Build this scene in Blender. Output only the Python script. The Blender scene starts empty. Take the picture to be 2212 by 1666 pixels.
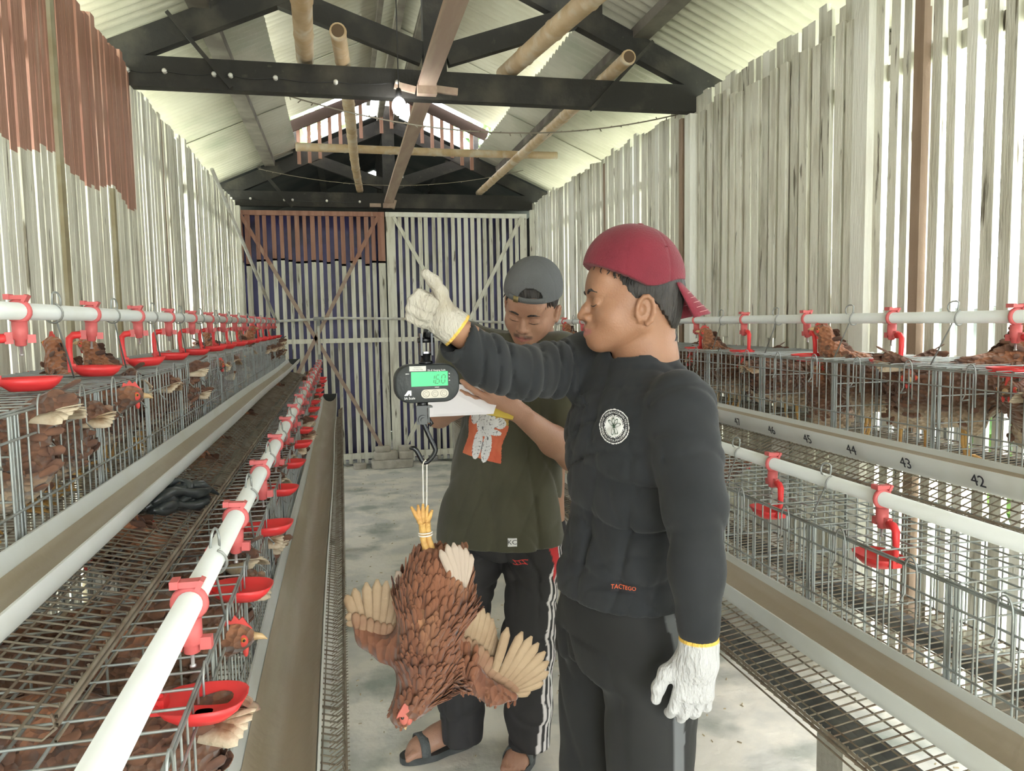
import bpy, math, random
import numpy as np
from mathutils import Vector, Matrix
random.seed(7)
C = bpy.context.scene.collection
PI = math.pi
# ---------------------------------------------------------------- camera
F_PX, YAW, PITCH, ROLL, CAMZ = 1636.0, 0.2203, 0.0846, -0.0175, 1.45
def cam_axes():
    cy, sy = math.cos(YAW), math.sin(YAW)
    f = Vector((sy*math.cos(PITCH), cy*math.cos(PITCH), -math.sin(PITCH)))
    r = Vector((cy, -sy, 0)); u = r.cross(f)
    return r*math.cos(ROLL)+u*math.sin(ROLL), -r*math.sin(ROLL)+u*math.cos(ROLL), f
CR, CU, CF = cam_axes()
cam = bpy.data.objects.new('camera', bpy.data.cameras.new('camera')); C.objects.link(cam)
cam.matrix_world = Matrix(((CR.x, CU.x, -CF.x, 0), (CR.y, CU.y, -CF.y, 0), (CR.z, CU.z, -CF.z, CAMZ), (0, 0, 0, 1)))
cam.data.sensor_width = 36.0; cam.data.lens = 36.0*F_PX/2212.0; cam.data.clip_start = 0.05
bpy.context.scene.camera = cam
# ---------------------------------------------------------------- world, sun, exposure
W = bpy.data.worlds.new('world'); bpy.context.scene.world = W; W.use_nodes = True
W.node_tree.nodes['Background'].inputs[0].default_value = (0.93, 0.97, 1.0, 1)
W.node_tree.nodes['Background'].inputs[1].default_value = 3.6
sun = bpy.data.objects.new('sun', bpy.data.lights.new('sun', 'SUN')); C.objects.link(sun)
sun.data.energy = 1.6; sun.data.angle = math.radians(12); sun.data.color = (1, .95, .86)
sun.rotation_euler = Vector((-.75, .55, -1.0)).to_track_quat('-Z', 'Y').to_euler()
vs = bpy.context.scene.view_settings
vs.view_transform = 'Standard'; vs.look = 'None'; vs.gamma = 1; vs.use_curve_mapping = False
vs.exposure = 1.75
# ---------------------------------------------------------------- helpers
def ray(x, y): return CF+CR*((x-1106)/F_PX)-CU*((y-833)/F_PX)
def at(x, y, X=None, Y=None, Z=None, D=None):
    d = ray(x, y)
    t = X/d.x if X is not None else Y/d.y if Y is not None else (Z-CAMZ)/d.z if Z is not None else D/math.hypot(d.x, d.y)
    return Vector((0, 0, CAMZ))+d*t
def V(*a): return Vector(a)
class MB:
    """collects shapes; build() links them as one mesh object"""
    def __init__(s): s.v = []; s.f = []; s.m = []; s.sm = []; s.mi = 0; s.smooth = False; s.uv = None
    def add(s, vs, fs, smooth=None):
        n = len(s.v); s.v += [tuple(p) for p in vs]
        s.f += [tuple(i+n for i in f) for f in fs]; s.m += [s.mi]*len(fs)
        s.sm += [s.smooth if smooth is None else smooth]*len(fs); return s
    def box(s, c, d, R=None):
        vs = []
        for k in range(8):
            p = Vector(((k & 1)-.5, ((k >> 1) & 1)-.5, ((k >> 2) & 1)-.5)); p = Vector((p.x*d[0], p.y*d[1], p.z*d[2]))
            if R is not None: p = R @ p
            vs.append(Vector(c)+p)
        return s.add(vs, [(0, 2, 3, 1), (4, 5, 7, 6), (0, 1, 5, 4), (2, 6, 7, 3), (0, 4, 6, 2), (1, 3, 7, 5)], False)
    def bar(s, a, b, w, h, up=(0, 0, 1)):
        a = Vector(a); b = Vector(b); t = (b-a); L = t.length; t.normalize(); x = t.cross(Vector(up))
        if x.length < 1e-4: x = t.cross(Vector((1, 0, 0)))
        x.normalize(); z = x.cross(t)
        return s.box((a+b)/2, (w, L, h), Matrix((x, t, z)).transposed())
    def tube(s, P, r, n=8, cap=True, smooth=True, closed=False):
        P = [Vector(p) for p in P]; N = len(P); rr = r if isinstance(r, (list, tuple)) else [r]*N
        t0 = (P[1]-P[0]).normalized(); x = t0.orthogonal().normalized(); vs = []
        for i in range(N):
            t = (P[(i+1) % N]-P[i-1]) if closed else (P[min(i+1, N-1)]-P[max(i-1, 0)])
            t.normalize(); x = (x-t*x.dot(t)).normalized(); y = t.cross(x)
            for k in range(n):
                a = 2*PI*k/n; vs.append(P[i]+(x*math.cos(a)+y*math.sin(a))*rr[i])
        fs = []
        for i in range(N if closed else N-1):
            j = (i+1) % N
            for k in range(n):
                l = (k+1) % n; fs.append((i*n+k, i*n+l, j*n+l, j*n+k))
        s.add(vs, fs, smooth)
        if cap and not closed:
            b = len(s.v)-N*n; s.f += [tuple(b+k for k in range(n))[::-1], tuple(b+(N-1)*n+k for k in range(n))]; s.m += [s.mi]*2; s.sm += [False]*2
        return s
    def wire(s, a, b, r): return s.tube([a, b], r, 4, False, True)
    def lathe(s, prof, c=(0, 0, 0), n=16, R=None, sx=1, sy=1, smooth=True):
        vs = []; fs = []; m = len(prof)
        for (r, z) in prof:
            for k in range(n):
                a = 2*PI*k/n; p = Vector((r*math.cos(a)*sx, r*math.sin(a)*sy, z)); p = R @ p if R is not None else p
                vs.append(Vector(c)+p)
        for i in range(m-1):
            for k in range(n):
                l = (k+1) % n; fs.append((i*n+k, i*n+l, (i+1)*n+l, (i+1)*n+k))
        fs.append(tuple(range(n))[::-1]); fs.append(tuple((m-1)*n+k for k in range(n)))
        return s.add(vs, fs, smooth)
    def ell(s, c, r, R=None, n=12):
        prof = [(math.sin(PI*i/(n-2)) if 0 < i < n-2 else .001, -math.cos(PI*i/(n-2))) for i in range(n-1)]
        S = Matrix.Diagonal(r); return s.lathe(prof, c, n, (R @ S) if R is not None else S)
    def sheet(s, grid, th=0, smooth=True):
        """grid[i][j] of points, optionally with a thickness"""
        n = len(grid); m = len(grid[0]); vs = [Vector(p) for r in grid for p in r]
        fs = [(i*m+j, i*m+j+1, (i+1)*m+j+1, (i+1)*m+j) for i in range(n-1) for j in range(m-1)]
        if th:
            nr = [Vector((0, 0, 0)) for _ in vs]
            for f in fs:
                q = (vs[f[2]]-vs[f[0]]).cross(vs[f[3]]-vs[f[1]])
                for i in f: nr[i] += q
            k = len(vs); vs = vs+[p-q.normalized()*th if q.length > 0 else p for p, q in zip(vs, nr)]
            fs = fs+[tuple(i+k for i in f[::-1]) for f in fs]
            ring = [i*m for i in range(n)]+[(n-1)*m+j for j in range(1, m)]+[i*m+m-1 for i in range(n-2, -1, -1)]+[j for j in range(m-2, 0, -1)]
            for i in range(len(ring)):
                a, b = ring[i], ring[(i+1) % len(ring)]; fs.append((b, a, a+k, b+k)[::-1])
        return s.add(vs, fs, smooth)
    def prism(s, pts, n, off, th):
        """flat outline pts (3D) extruded by th along n, offset off"""
        n = Vector(n).normalized(); k = len(pts); a = [Vector(p)+n*(off+th) for p in pts]; b = [Vector(p)+n*off for p in pts]
        return s.add(a+b, [tuple(range(k)), tuple(range(2*k-1, k-1, -1))]+[(i, k+i, k+(i+1) % k, (i+1) % k) for i in range(k)], False)
    def build(s, name, mats, parent=None, **kw):
        me = bpy.data.meshes.new(name); me.from_pydata(s.v, [], s.f)
        for m in (mats if isinstance(mats, (list, tuple)) else [mats]): me.materials.append(m)
        if max(s.m or [0]): me.polygons.foreach_set('material_index', s.m)
        me.polygons.foreach_set('use_smooth', s.sm); me.update()
        return link(name, me, parent, **kw)
def link(name, me, parent=None, label=None, cat=None, group=None, kind=None, loc=None, rz=None):
    o = bpy.data.objects.new(name, me); C.objects.link(o)
    if parent is not None: o.parent = parent
    return tag(o, label, cat, group, kind, loc, rz)
def tag(o, label=None, cat=None, group=None, kind=None, loc=None, rz=None):
    for k, v in (('label', label), ('category', cat), ('group', group), ('kind', kind)):
        if v: o[k] = v
    if loc is not None: o.location = loc
    if rz is not None: o.rotation_euler = (0, 0, rz)
    return o
def thing(name, label, cat, loc=(0, 0, 0), rz=0, group=None): return link(name, None, None, label, cat, group, None, loc, rz)
def kids(o): return [c for c in C.objects if c.parent == o]
def copy_tree(o, tree=None):
    """tree: nested list (obj, [children]) built once"""
    def mk(node, par):
        c = node[0].copy(); C.objects.link(c); c.parent = par
        if par is None: c.parent = None
        for k in node[1]: mk(k, c)
        return c
    return mk(tree or tree_of(o), None)
def tree_of(o): return (o, [tree_of(c) for c in kids(o)])
def text_mb(body, size, mat, parent, M, name='lettering', extr=.0004, align='CENTER', **kw):
    cu = bpy.data.curves.new('t', 'FONT'); cu.body = body; cu.size = size; cu.align_x = align; cu.align_y = 'CENTER'; cu.extrude = extr; cu.resolution_u = 3
    ob = bpy.data.objects.new('t', cu); C.objects.link(ob); bpy.context.view_layer.update()
    me = bpy.data.meshes.new_from_object(ob); bpy.data.objects.remove(ob); bpy.data.curves.remove(cu)
    me.transform(M); me.materials.clear(); me.materials.append(mat)
    return link(name, me, parent, **kw)
def frame(o, x, n):
    """matrix with origin o, x right, n outward"""
    x = Vector(x).normalized(); n = Vector(n).normalized(); y = n.cross(x).normalized(); x = y.cross(n)
    M = Matrix((x, y, n)).transposed().to_4x4(); M.translation = Vector(o); return M
# ---------------------------------------------------------------- materials
def mat(name, col, col2=None, scale=8, lo=.4, hi=.65, stretch=(1, 1, 1), rough=.7, metal=0, bump=0, bscale=40, bstretch=(1, 1, 1), emit=0, ecol=None, col3=None, s3=2, lo3=.55, hi3=.7, spec=.5, trans=0, sub=0, attr=None, acol=None, detail=5, sheen=0, vor=0, alpha=1):
    m = bpy.data.materials.new(name); m.use_nodes = True; nt = m.node_tree; N = nt.nodes; L = nt.links; b = N['Principled BSDF']
    def c4(c): return (c[0], c[1], c[2], 1)
    b.inputs['Base Color'].default_value = c4(col); b.inputs['Roughness'].default_value = rough; b.inputs['Metallic'].default_value = metal
    b.inputs['Specular IOR Level'].default_value = spec
    if trans: b.inputs['Transmission Weight'].default_value = trans
    if sheen: b.inputs['Sheen Weight'].default_value = sheen
    if alpha < 1: b.inputs['Alpha'].default_value = alpha
    if sub: b.inputs['Subsurface Weight'].default_value = sub; b.inputs['Subsurface Radius'].default_value = (.012, .005, .003); b.inputs['Subsurface Scale'].default_value = 1
    if emit: b.inputs['Emission Color'].default_value = c4(ecol or col); b.inputs['Emission Strength'].default_value = emit
    tc = N.new('ShaderNodeTexCoord')
    def noise(sc, st, det=detail):
        mp = N.new('ShaderNodeMapping'); mp.inputs['Scale'].default_value = st; L.new(tc.outputs['Object'], mp.inputs[0])
        n = N.new('ShaderNodeTexNoise'); n.inputs['Scale'].default_value = sc; n.inputs['Detail'].default_value = det; L.new(mp.outputs[0], n.inputs[0]); return n.outputs[0], mp
    def mix(fac, a, bcol):
        x = N.new('ShaderNodeMix'); x.data_type = 'RGBA'; L.new(fac, x.inputs[0])
        if isinstance(a, tuple): x.inputs[6].default_value = c4(a)
        else: L.new(a, x.inputs[6])
        x.inputs[7].default_value = c4(bcol); return x.outputs[2]
    def ramp(src, lo, hi):
        r = N.new('ShaderNodeMapRange'); r.inputs[1].default_value = lo; r.inputs[2].default_value = hi; L.new(src, r.inputs[0]); return r.outputs[0]
    cur = tuple(col)
    if col2: cur = mix(ramp(noise(scale, stretch)[0], lo, hi), cur, col2)
    if col3: cur = mix(ramp(noise(s3, stretch)[0], lo3, hi3), cur, col3)
    if attr:
        for an, ac in zip(attr, acol):
            a = N.new('ShaderNodeAttribute'); a.attribute_name = an; cur = mix(a.outputs[2], cur, ac)
    if not isinstance(cur, tuple): L.new(cur, b.inputs['Base Color'])
    if bump:
        bm = N.new('ShaderNodeBump'); bm.inputs['Strength'].default_value = min(1, bump); bm.inputs['Distance'].default_value = .01*max(1, bump)
        h, mp = noise(bscale, bstretch)
        if vor:
            v = N.new('ShaderNodeTexVoronoi'); v.inputs['Scale'].default_value = vor; L.new(mp.outputs[0], v.inputs[0]); h = v.outputs[0]
        L.new(h, bm.inputs['Height']); L.new(bm.outputs[0], b.inputs['Normal'])
    return m
# ================================================================ the setting
m_concrete = mat('concrete floor', (.66, .65, .60), (.86, .82, .73), 3.4, .42, .56, rough=.55, bump=.6, bscale=22, col3=(.36, .39, .34), s3=2.6, lo3=.53, hi3=.66, detail=9)
m_ground = mat('pale dry ground', (.62, .60, .52), (.42, .50, .33), 1.5, rough=.9)
m_slat = mat('whitewashed wood', (.82, .81, .71), (.52, .49, .40), 9, .5, .75, (3, 3, .35), rough=.8, bump=.4, bscale=40, bstretch=(3, 3, .3), col3=(.19, .17, .13), s3=14, lo3=.66, hi3=.72)
m_slat2 = mat('whitewashed wood greyer', (.70, .69, .60), (.42, .40, .32), 9, .45, .7, (3, 3, .3), rough=.85, bump=.4, bscale=40, bstretch=(3, 3, .3), col3=(.17, .15, .11), s3=12, lo3=.62, hi3=.68)
m_slat3 = mat('whitewashed wood clean', (.90, .90, .83), (.72, .70, .6), 7, .5, .8, (3, 3, .3), rough=.8, bump=.3, bscale=40, bstretch=(3, 3, .3))
m_brown = mat('brown painted wood', (.43, .235, .175), (.33, .165, .12), 8, .4, .7, (3, 3, .3), rough=.7, bump=.4, bscale=40, bstretch=(3, 3, .3), col3=(.48, .34, .27), s3=9, lo3=.6, hi3=.75)
m_bare = mat('bare brown plank', (.36, .26, .19), (.26, .18, .12), 6, .4, .7, (3, 3, .4), rough=.8, bump=.3)
m_black = mat('black tarred timber', (.022, .021, .019), (.075, .068, .052), 5, .5, .8, rough=.7, bump=.3, col3=(.10, .09, .07), s3=18, lo3=.68, hi3=.8)
m_asb = mat('corrugated fibre cement', (.52, .505, .415), (.42, .405, .32), 2.5, .4, .7, (1, 1, 1), rough=.9, bump=.2, bscale=60, col3=(.27, .31, .22), s3=.9, lo3=.58, hi3=.75)
m_asb2 = mat('pale corrugated fibre cement', (.66, .645, .555), (.56, .54, .44), 2.5, .4, .7, rough=.9)
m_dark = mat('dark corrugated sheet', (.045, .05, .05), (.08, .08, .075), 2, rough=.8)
m_tarp = mat('navy tarpaulin', (.07, .065, .20), (.04, .036, .085), 3, .45, .6, rough=.45, bump=.5, bscale=8)
m_bamboo = mat('bamboo', (.50, .35, .19), (.62, .47, .30), 5, .35, .6, (2, 2, 2), rough=.55, col3=(.66, .58, .46), s3=7, lo3=.5, hi3=.7)
m_hollow = mat('bamboo inside', (.13, .085, .05), rough=.9)
m_porc = mat('white porcelain', (.8, .8, .76), rough=.3)
m_plastic_g = mat('grey green tarpaulin', (.3, .3, .26), rough=.6)
XL, XR, XC, Y1, Y2, HB = -.96, 2.02, .53, 4.1, 7.9, 2.615
# floor and outside ground
g = MB(); g.box(((XL+XR)/2, 1.5, -.05), (XR-XL+.5, 16, .1)); g.build('floor', m_concrete, kind='structure')
g = MB(); g.box((0, 10, -.16), (80, 80, .1)); g.build('ground', m_ground, kind='structure')
# walls of upright slats
def slat_wall(name, X, side, spec, brown=None):
    g = MB()
    rnd = random.Random(hash(name) % 1000 if False else len(name)*7+3)
    for (ya, yb, pitch, w, ztop, jag, zb) in spec:
        y = ya
        while y < yb:
            ww = w*rnd.uniform(.86, 1.1); zt = ztop+rnd.uniform(-jag, jag)*(1.6 if rnd.random() < .15 else .5)
            mi = rnd.choice([0, 0, 0, 1, 1, 2]); dx = rnd.uniform(-.004, .004); tl = rnd.uniform(-.010, .010)
            t = rnd.uniform(.016, .024)
            def seg(z0, z1, m):
                g.mi = m; a = V(X+dx, y+tl*(z0-1.3), z0); b = V(X+dx, y+tl*(z1-1.3), z1)
                g.bar(a, b, ww, t, up=(1, 0, 0))
            if brown and y < brown:
                zz = 2.035+.03*math.sin(y*9)+rnd.uniform(-.02, .02)
                seg(zb, zz, mi); seg(zz, zt, 3)
            elif rnd.random() < .03 and y > 3: seg(zb, zt, 4)
            else: seg(zb, zt, mi)
            y += pitch*rnd.uniform(.93, 1.07)
    g.mi = 1
    for z in (.35, 1.28, 2.35): g.box((X+side*.03, 1.5, z), (.035, 13, .06))
    return g.build(name, [m_slat, m_slat2, m_slat3, m_brown, m_bare], kind='structure')
slat_wall('wall_left', XL, -1, [(-5.0, 4.1, .056, .050, 2.70, .02, .02), (4.1, 5.3, .062, .052, 2.64, .03, .02), (5.42, 5.62, .06, .052, 2.64, .03, .02), (5.7, 7.9, .062, .052, 2.64, .03, .02)], brown=4.07)
wr = slat_wall('wall_right', XR, 1, [(-5.0, 2.62, .073, .043, 2.80, .01, .02), (2.62, 4.1, .060, .052, 2.70, .03, .02), (4.13, 7.9, .062, .054, 2.68, .03, .02)])
# second layer of boards over the middle of the right wall, with mould stains, and the posts
g = MB(); rnd = random.Random(4); y = 2.7
while y < 4.0:
    g.mi = rnd.choice([0, 1, 0]); z0 = 1.35 if rnd.random() < .4 else .02
    g.bar(V(XR-.022, y, z0), V(XR-.022, y+rnd.uniform(-.01, .01), 2.60+rnd.uniform(-.03, .03)), rnd.uniform(.045, .06), .018, up=(1, 0, 0)); y += rnd.uniform(.065, .10)
g.mi = 2; g.box((XR-.02, 2.63, 1.33), (.035, .085, 2.66)); g.mi = 3; g.box((XR-.035, Y1+.07, 1.3), (.05, .04, 2.6)); g.mi = 2; g.box((XR-.03, Y1-.02, 1.3), (.06, .07, 2.6))
g.mi = 3; g.box((XR-.02, 2.33, 1.4), (.03, .045, 2.8))
g.build('board_layer', [m_slat, m_slat2, m_slat3, m_bare], wr)
g = MB(); g.mi = 0; g.box((XL+.018, 2.99, 1.35), (.02, .04, 2.66)); g.box((XL+.018, 3.62, 1.0), (.02, .03, 2.1)); g.mi = 1; g.box((XL+.03, 7.78, 1.3), (.05, .08, 2.6)); g.box((XR-.03, 7.78, 1.3), (.05, .06, 2.6))
g.build('trim_1', [mat('mossy post', (.33, .28, .17), (.45, .42, .3), 6, rough=.8), m_slat], kind='structure')
# roof: corrugated sheets
SL = .44
def zs(X, up=0): return 3.03+SL*(1.25-abs(X-XC))+up       # underside of the outer sheets
def corr(g, xa, xb, ya, yb, lift, n=3, per=.075, amp=.011):
    ph = 0; y = ya; k = 0
    while y < yb-1e-6:
        y2 = min(y+.98, yb); m = int((y2-y+.06)/(per/6))+1; off = (.006 if k % 2 else -.006)
        rows = []
        for j in range(m+1):
            yy = y-.03+(y2-y+.06)*j/m; zc = amp*math.cos(2*PI*yy/per)
            rows.append([V(xa+(xb-xa)*i/n, yy, zs(xa+(xb-xa)*i/n, lift)+zc+off) for i in range(n+1)])
        g.mi = 0; g.sheet(rows, .006); y = y2; k += 1
g = MB(); corr(g, -1.75, -.36, -5.4, 8.0, 0); corr(g, 2.75, 1.42, -5.4, 8.0, 0)
ceil = g.build('ceiling', m_asb, kind='structure')
g = MB(); corr(g, -.62, XC, -5.4, 7.62, .25); corr(g, 1.68, XC, -5.4, 7.62, .25)
g.build('raised_cap', m_asb2, ceil)
# roof timbers
purl = MB()
for X, l in ((-.62, 0), (1.68, 0), (-1.42, 0), (2.48, 0), (.45, -.03), (.61, -.03)):
    z = zs(X)-.035-.012; purl.bar(V(X, -2.6, z), V(X, 7.9, z), .10 if abs(l) < .01 else .05, .055)
for X in (.35, .71): purl.bar(V(X, -2.6, zs(X, .25)-.06), V(X, 8.0, zs(X, .25)-.06), .035, .08)
purl.build('trim_2', m_bare if False else mat('dusty dark purlin', (.10, .085, .07), (.2, .18, .15), 4, rough=.9), kind='structure')
def member(g, a, b, w, h): g.bar(a, b, w, h, up=(0, 0, 1) if abs((Vector(b)-Vector(a)).normalized().z) < .9 else (0, 1, 0))
def truss(Y, label, kingtop):
    t = thing('roof_truss', label, 'roof truss', (XC, Y, HB))
    def P(x, z): return V(x-XC, 0, z-HB)
    g = MB(); g.box((0, 0, .0725), (XR-XL+.24, .07, .145)); g.build('tie_beam', m_black, t)
    for sg in (-1, 1):
        g = MB(); a = V(sg*1.78, 0, zs(XC+1.78)-.13-HB); b = V(0, 0, zs(XC)-.13-HB); member(g, a, b, .06, .125); g.build('rafter', m_black, t)
        g = MB(); member(g, V(sg*.06, 0, .235), V(sg*.84, 0, .50), .055, .11); g.build('strut', m_black, t)
    g = MB(); g.box((0, 0, (.14+kingtop-HB)/2), (.12, .075, kingtop-HB-.14)); g.build('king_post', m_black, t)
    for sg in (-1, 1):
        g = MB(); member(g, V(sg*.9, 0, zs(XC+.9)-.1-HB), V(sg*.9, 0, zs(XC+.9, .2)-HB), .05, .05); g.build('cap_post', m_black, t)
    return t
truss(Y1, 'black timber roof truss in the foreground with a long tie beam across the aisle', 3.55)
truss(Y2, 'black timber roof truss directly above the slatted double door', 3.62)
truss(.3, 'black timber roof truss overhead, just behind the viewer', 3.55)
# porcelain insulators and cable on the two tie beams
def insul(Y, pxs, nm):
    for i, (px, py) in enumerate(pxs):
        p = at(px, py, Y=Y-.05)
        g = MB(); R = Matrix.Rotation(PI/2, 3, 'X'); g.lathe([(.009, -.018), (.012, -.012), (.007, -.004), (.012, .006), (.006, .014)], (0, 0, 0), 10, R)
        g.build('cable_insulator', m_porc, None, label='small white porcelain cable knob, %s from the left wall on the %s tie beam' % (ORD[i], nm), cat='insulator', group='porcelain knobs on the %s tie beam' % nm, loc=p)
    g = MB(); P = [at(px, py, Y=Y-.042) for px, py in pxs]; Q = []
    for a, b in zip(P[:-1], P[1:]):
        for k in range(4): q = a.lerp(b, k/4); q.z -= .012*math.sin(PI*k/4); Q.append(q)
    Q.append(P[-1]); g.tube(Q, .0022, 5); g.build('power_cable', m_blackp, None, label='thin black power cable clipped along the %s tie beam' % nm, cat='cable')
ORD = ['first', 'second', 'third', 'fourth', 'fifth', 'sixth', 'seventh', 'eighth', 'ninth', 'tenth', 'eleventh', 'twelfth', 'thirteenth', 'fourteenth', 'fifteenth', 'sixteenth', 'seventeenth', 'eighteenth', 'nineteenth', 'twentieth']
m_blackp = mat('black plastic', (.02, .02, .022), rough=.4)
insul(Y1, [(274, 150), (355, 153), (462, 160), (498, 163), (595, 168), (725, 177), (858, 178)], 'near')
insul(Y2, [(500, 428), (541, 429), (614, 432), (632, 432), (706, 434), (777, 436)], 'far')
# bamboo poles
def bamboo(a, b, r, label, name='bamboo_pole'):
    a = Vector(a); b = Vector(b); L = (b-a).length; n = max(2, int(L/.36)); P = []; rr = []; rnd = random.Random(int(L*1000))
    for i in range(n):
        for t, k in ((0, 1.0), (.04, 1.07), (.09, .98), (.5, .985), (.92, .99)):
            s = (i+t)/n; q = a.lerp(b, s); q += V(.006*math.sin(s*7), 0, .004*math.cos(s*5)); P.append(q); rr.append(r*k*(1.05-.1*s))
    t = thing(name, label, 'bamboo pole', a); g = MB(); g.tube([p-a for p in P], rr, 18); g.build('culm', m_bamboo, t)
    d = (P[1]-P[0]).normalized(); g = MB(); g.tube([P[0]-a-d*.003, P[0]-a-d*.0005], r*.82, 16); g.build('hollow_end', m_hollow, t, label='dark hollow cut end')
bamboo((-.02, 1.0, 2.815), (-.135, 4.2, 2.815), .047, 'thick pale bamboo pole overhead ending on the near tie beam, leftmost of the poles')
bamboo((.035, 3.70, 2.795), (.235, 7.98, 2.795), .036, 'long bamboo pole with open cut end, running back over the brown door leaf')
bamboo((1.42, 1.0, 2.82), (.93, 4.28, 2.82), .050, 'thickest pale bamboo pole crossing the upper right of the truss')
bamboo((1.50, 3.80, 2.795), (1.46, 8.0, 2.795), .036, 'long bamboo pole with open cut end, running back over the white door leaf')
bamboo((-.30, 6.4, 2.862), (1.89, 6.4, 2.862), .032, 'horizontal bamboo pole lying across the other poles in front of the brown gable slats')
# planks under the ridge
m_plank = mat('dusty pink plank', (.40, .29, .235), (.48, .38, .3), 6, .4, .7, (3, .4, 3), rough=.85, bump=.2)
t = thing('ceiling_plank', 'long dusty brown plank running from the near tie beam toward the viewer overhead', 'plank', (.478, 4.05, 2.68))
g = MB(); g.bar(V(0, 0, 0), V(-.01, -3.8, 0), .088, .028); g.build('board', m_plank, t); g = MB(); g.box((0, -.02, -.03), (.10, .05, .05)); g.box((-.11, .01, -.015), (.11, .03, .035), Matrix.Rotation(.2, 3, 'Y')); g.box((.11, .01, -.02), (.11, .03, .035), Matrix.Rotation(.08, 3, 'Y')); g.build('support_block', m_plank, t)
t = thing('ceiling_plank', 'long dusty brown plank running back from the near tie beam to the door lintel', 'plank', (.482, 4.14, 2.665))
g = MB(); g.bar(V(0, 0, 0), V(.03, 3.68, 0), .085, .026); g.build('board', m_plank, t); g = MB(); g.box((.03, 3.68, -.035), (.11, .05, .045)); g.box((-.10, 3.7, -.03), (.11, .03, .035)); g.box((.09, 3.7, -.02), (.025, .03, .09), Matrix.Rotation(.3, 3, 'Y')); g.build('support_block', m_plank, t)
g = MB(); p = at(862, 378, Y=6.5); g.box((0, 0, 0), (.07, .03, .045)); g.build('junction_box', m_porc, None, label='small cream plastic junction box on the underside of the far ceiling plank', cat='box', loc=p)
# wooden battens and wires
g = MB(); a = at(360, 25, Y=4.02); b = at(500, 190, Y=4.02); g.bar(V(0, 0, 0), b-a, .018, .02, up=(0, 1, 0)); g.build('brace_batten', m_black, None, label='thin dark batten nailed diagonally over the left end of the near truss', cat='batten', loc=a)
g = MB(); a = at(1410, 90, Y=4.02); b = at(1275, 238, Y=4.02); g.bar(V(0, 0, 0), b-a, .018, .02, up=(0, 1, 0)); g.build('brace_batten', m_black, None, label='thin dark batten nailed diagonally over the right half of the near truss', cat='batten', loc=a)
g = MB(); a = at(558, 360, Y=7.8); b = at(632, 447, Y=7.8); g.bar(V(0, 0, 0), b-a, .03, .02, up=(0, 1, 0)); g.build('brace_batten', m_black, None, label='thin dark batten nailed diagonally over the left end of the far truss', cat='batten', loc=a)
def sag(a, b, s, r, label, barb=0, m=None):
    g = MB(); P = []; rnd = random.Random(3)
    for i in range(41):
        t = i/40; q = Vector(a).lerp(Vector(b), t); q.z -= s*4*t*(1-t); P.append(q)
    g.tube(P, r, 5)
    if barb:
        for p in P[::1]:
            d = V(rnd.uniform(-1, 1), rnd.uniform(-1, 1), rnd.uniform(-1, .4))*barb; g.wire(p, p+d, r*.8)
    g.build('dusty_wire', m or mat('dusty wire', (.28, .25, .2), rough=.9), None, label=label, cat='wire')
sag(at(600, 200, Y=4.3), at(1500, 238, Y=4.3), .17, .004, 'cobwebbed wire sagging below the near tie beam', .02)
sag(at(560, 365, Y=7.0), at(1130, 368, Y=7.0), .14, .003, 'thin cobwebbed wire sagging across the front of the far truss', .01)
# glare blob shape, added to stand in for bright glare of the sky
p = at(862, 230, Y=3.99); t = thing('sky_glare', 'added bulb-shaped glow standing in for glare of the sky, hanging at the middle of the near tie beam', 'glare glow', p)
g = MB(); g.ell((0, 0, 0), (.036, .036, .046), None, 16); g.build('glare_oval', mat('glare blob', (1, .98, .92), emit=14), t)
g = MB(); g.lathe([(.016, .04), (.016, .075), (.01, .09)], n=12); g.tube([V(0, 0, .09), V(0, 0, 3.3-p.z)], .003, 6); g.build('added_socket_cord', m_blackp, t)  # socket and cord added to hold up the glow shape
# ---- gable slats under the raised cap
g = MB()
for i in range(18):
    x = -.335+i*.0995
    if .30 < x < .42 or .66 < x < .74: continue
    zt = zs(x, .22); zb = zs(x)-.20-(.03 if i % 3 else 0)
    g.box((x, 7.74, (zt+zb)/2), (.034, .018, zt-zb))
gs = g.build('wall_gable_slats', m_brown, None, kind='structure')
g = MB()
for sg in (-1, 1): member(g, V(XC+sg*.98, 7.70, zs(XC+.98, .17)), V(XC, 7.70, zs(XC, .17)), .03, .10)
g.build('trim_3', mat('dark brown fascia', (.06, .035, .028), rough=.8), kind='structure')
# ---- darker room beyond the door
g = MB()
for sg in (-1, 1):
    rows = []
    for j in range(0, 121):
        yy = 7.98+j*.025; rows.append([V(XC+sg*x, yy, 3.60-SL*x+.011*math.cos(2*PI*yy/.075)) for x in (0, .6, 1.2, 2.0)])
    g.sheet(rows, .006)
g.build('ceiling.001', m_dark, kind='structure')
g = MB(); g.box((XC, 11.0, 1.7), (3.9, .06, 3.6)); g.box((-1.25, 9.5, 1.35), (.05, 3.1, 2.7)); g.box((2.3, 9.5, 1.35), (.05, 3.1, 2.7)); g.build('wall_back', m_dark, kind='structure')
g = MB(); g.bar(V(-.15, 8.3, 3.16), V(-.15, 10.9, 3.16), .07, .07); g.bar(V(1.2, 8.3, 3.16), V(1.2, 10.9, 3.16), .07, .07); g.bar(V(-1.2, 9.4, 2.72), V(2.2, 9.4, 2.72), .08, .12); g.bar(V(XC, 9.4, 2.7), V(XC, 9.4, 3.5), .1, .08, up=(0, 1, 0)); g.build('trim_4', m_black, kind='structure')
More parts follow.
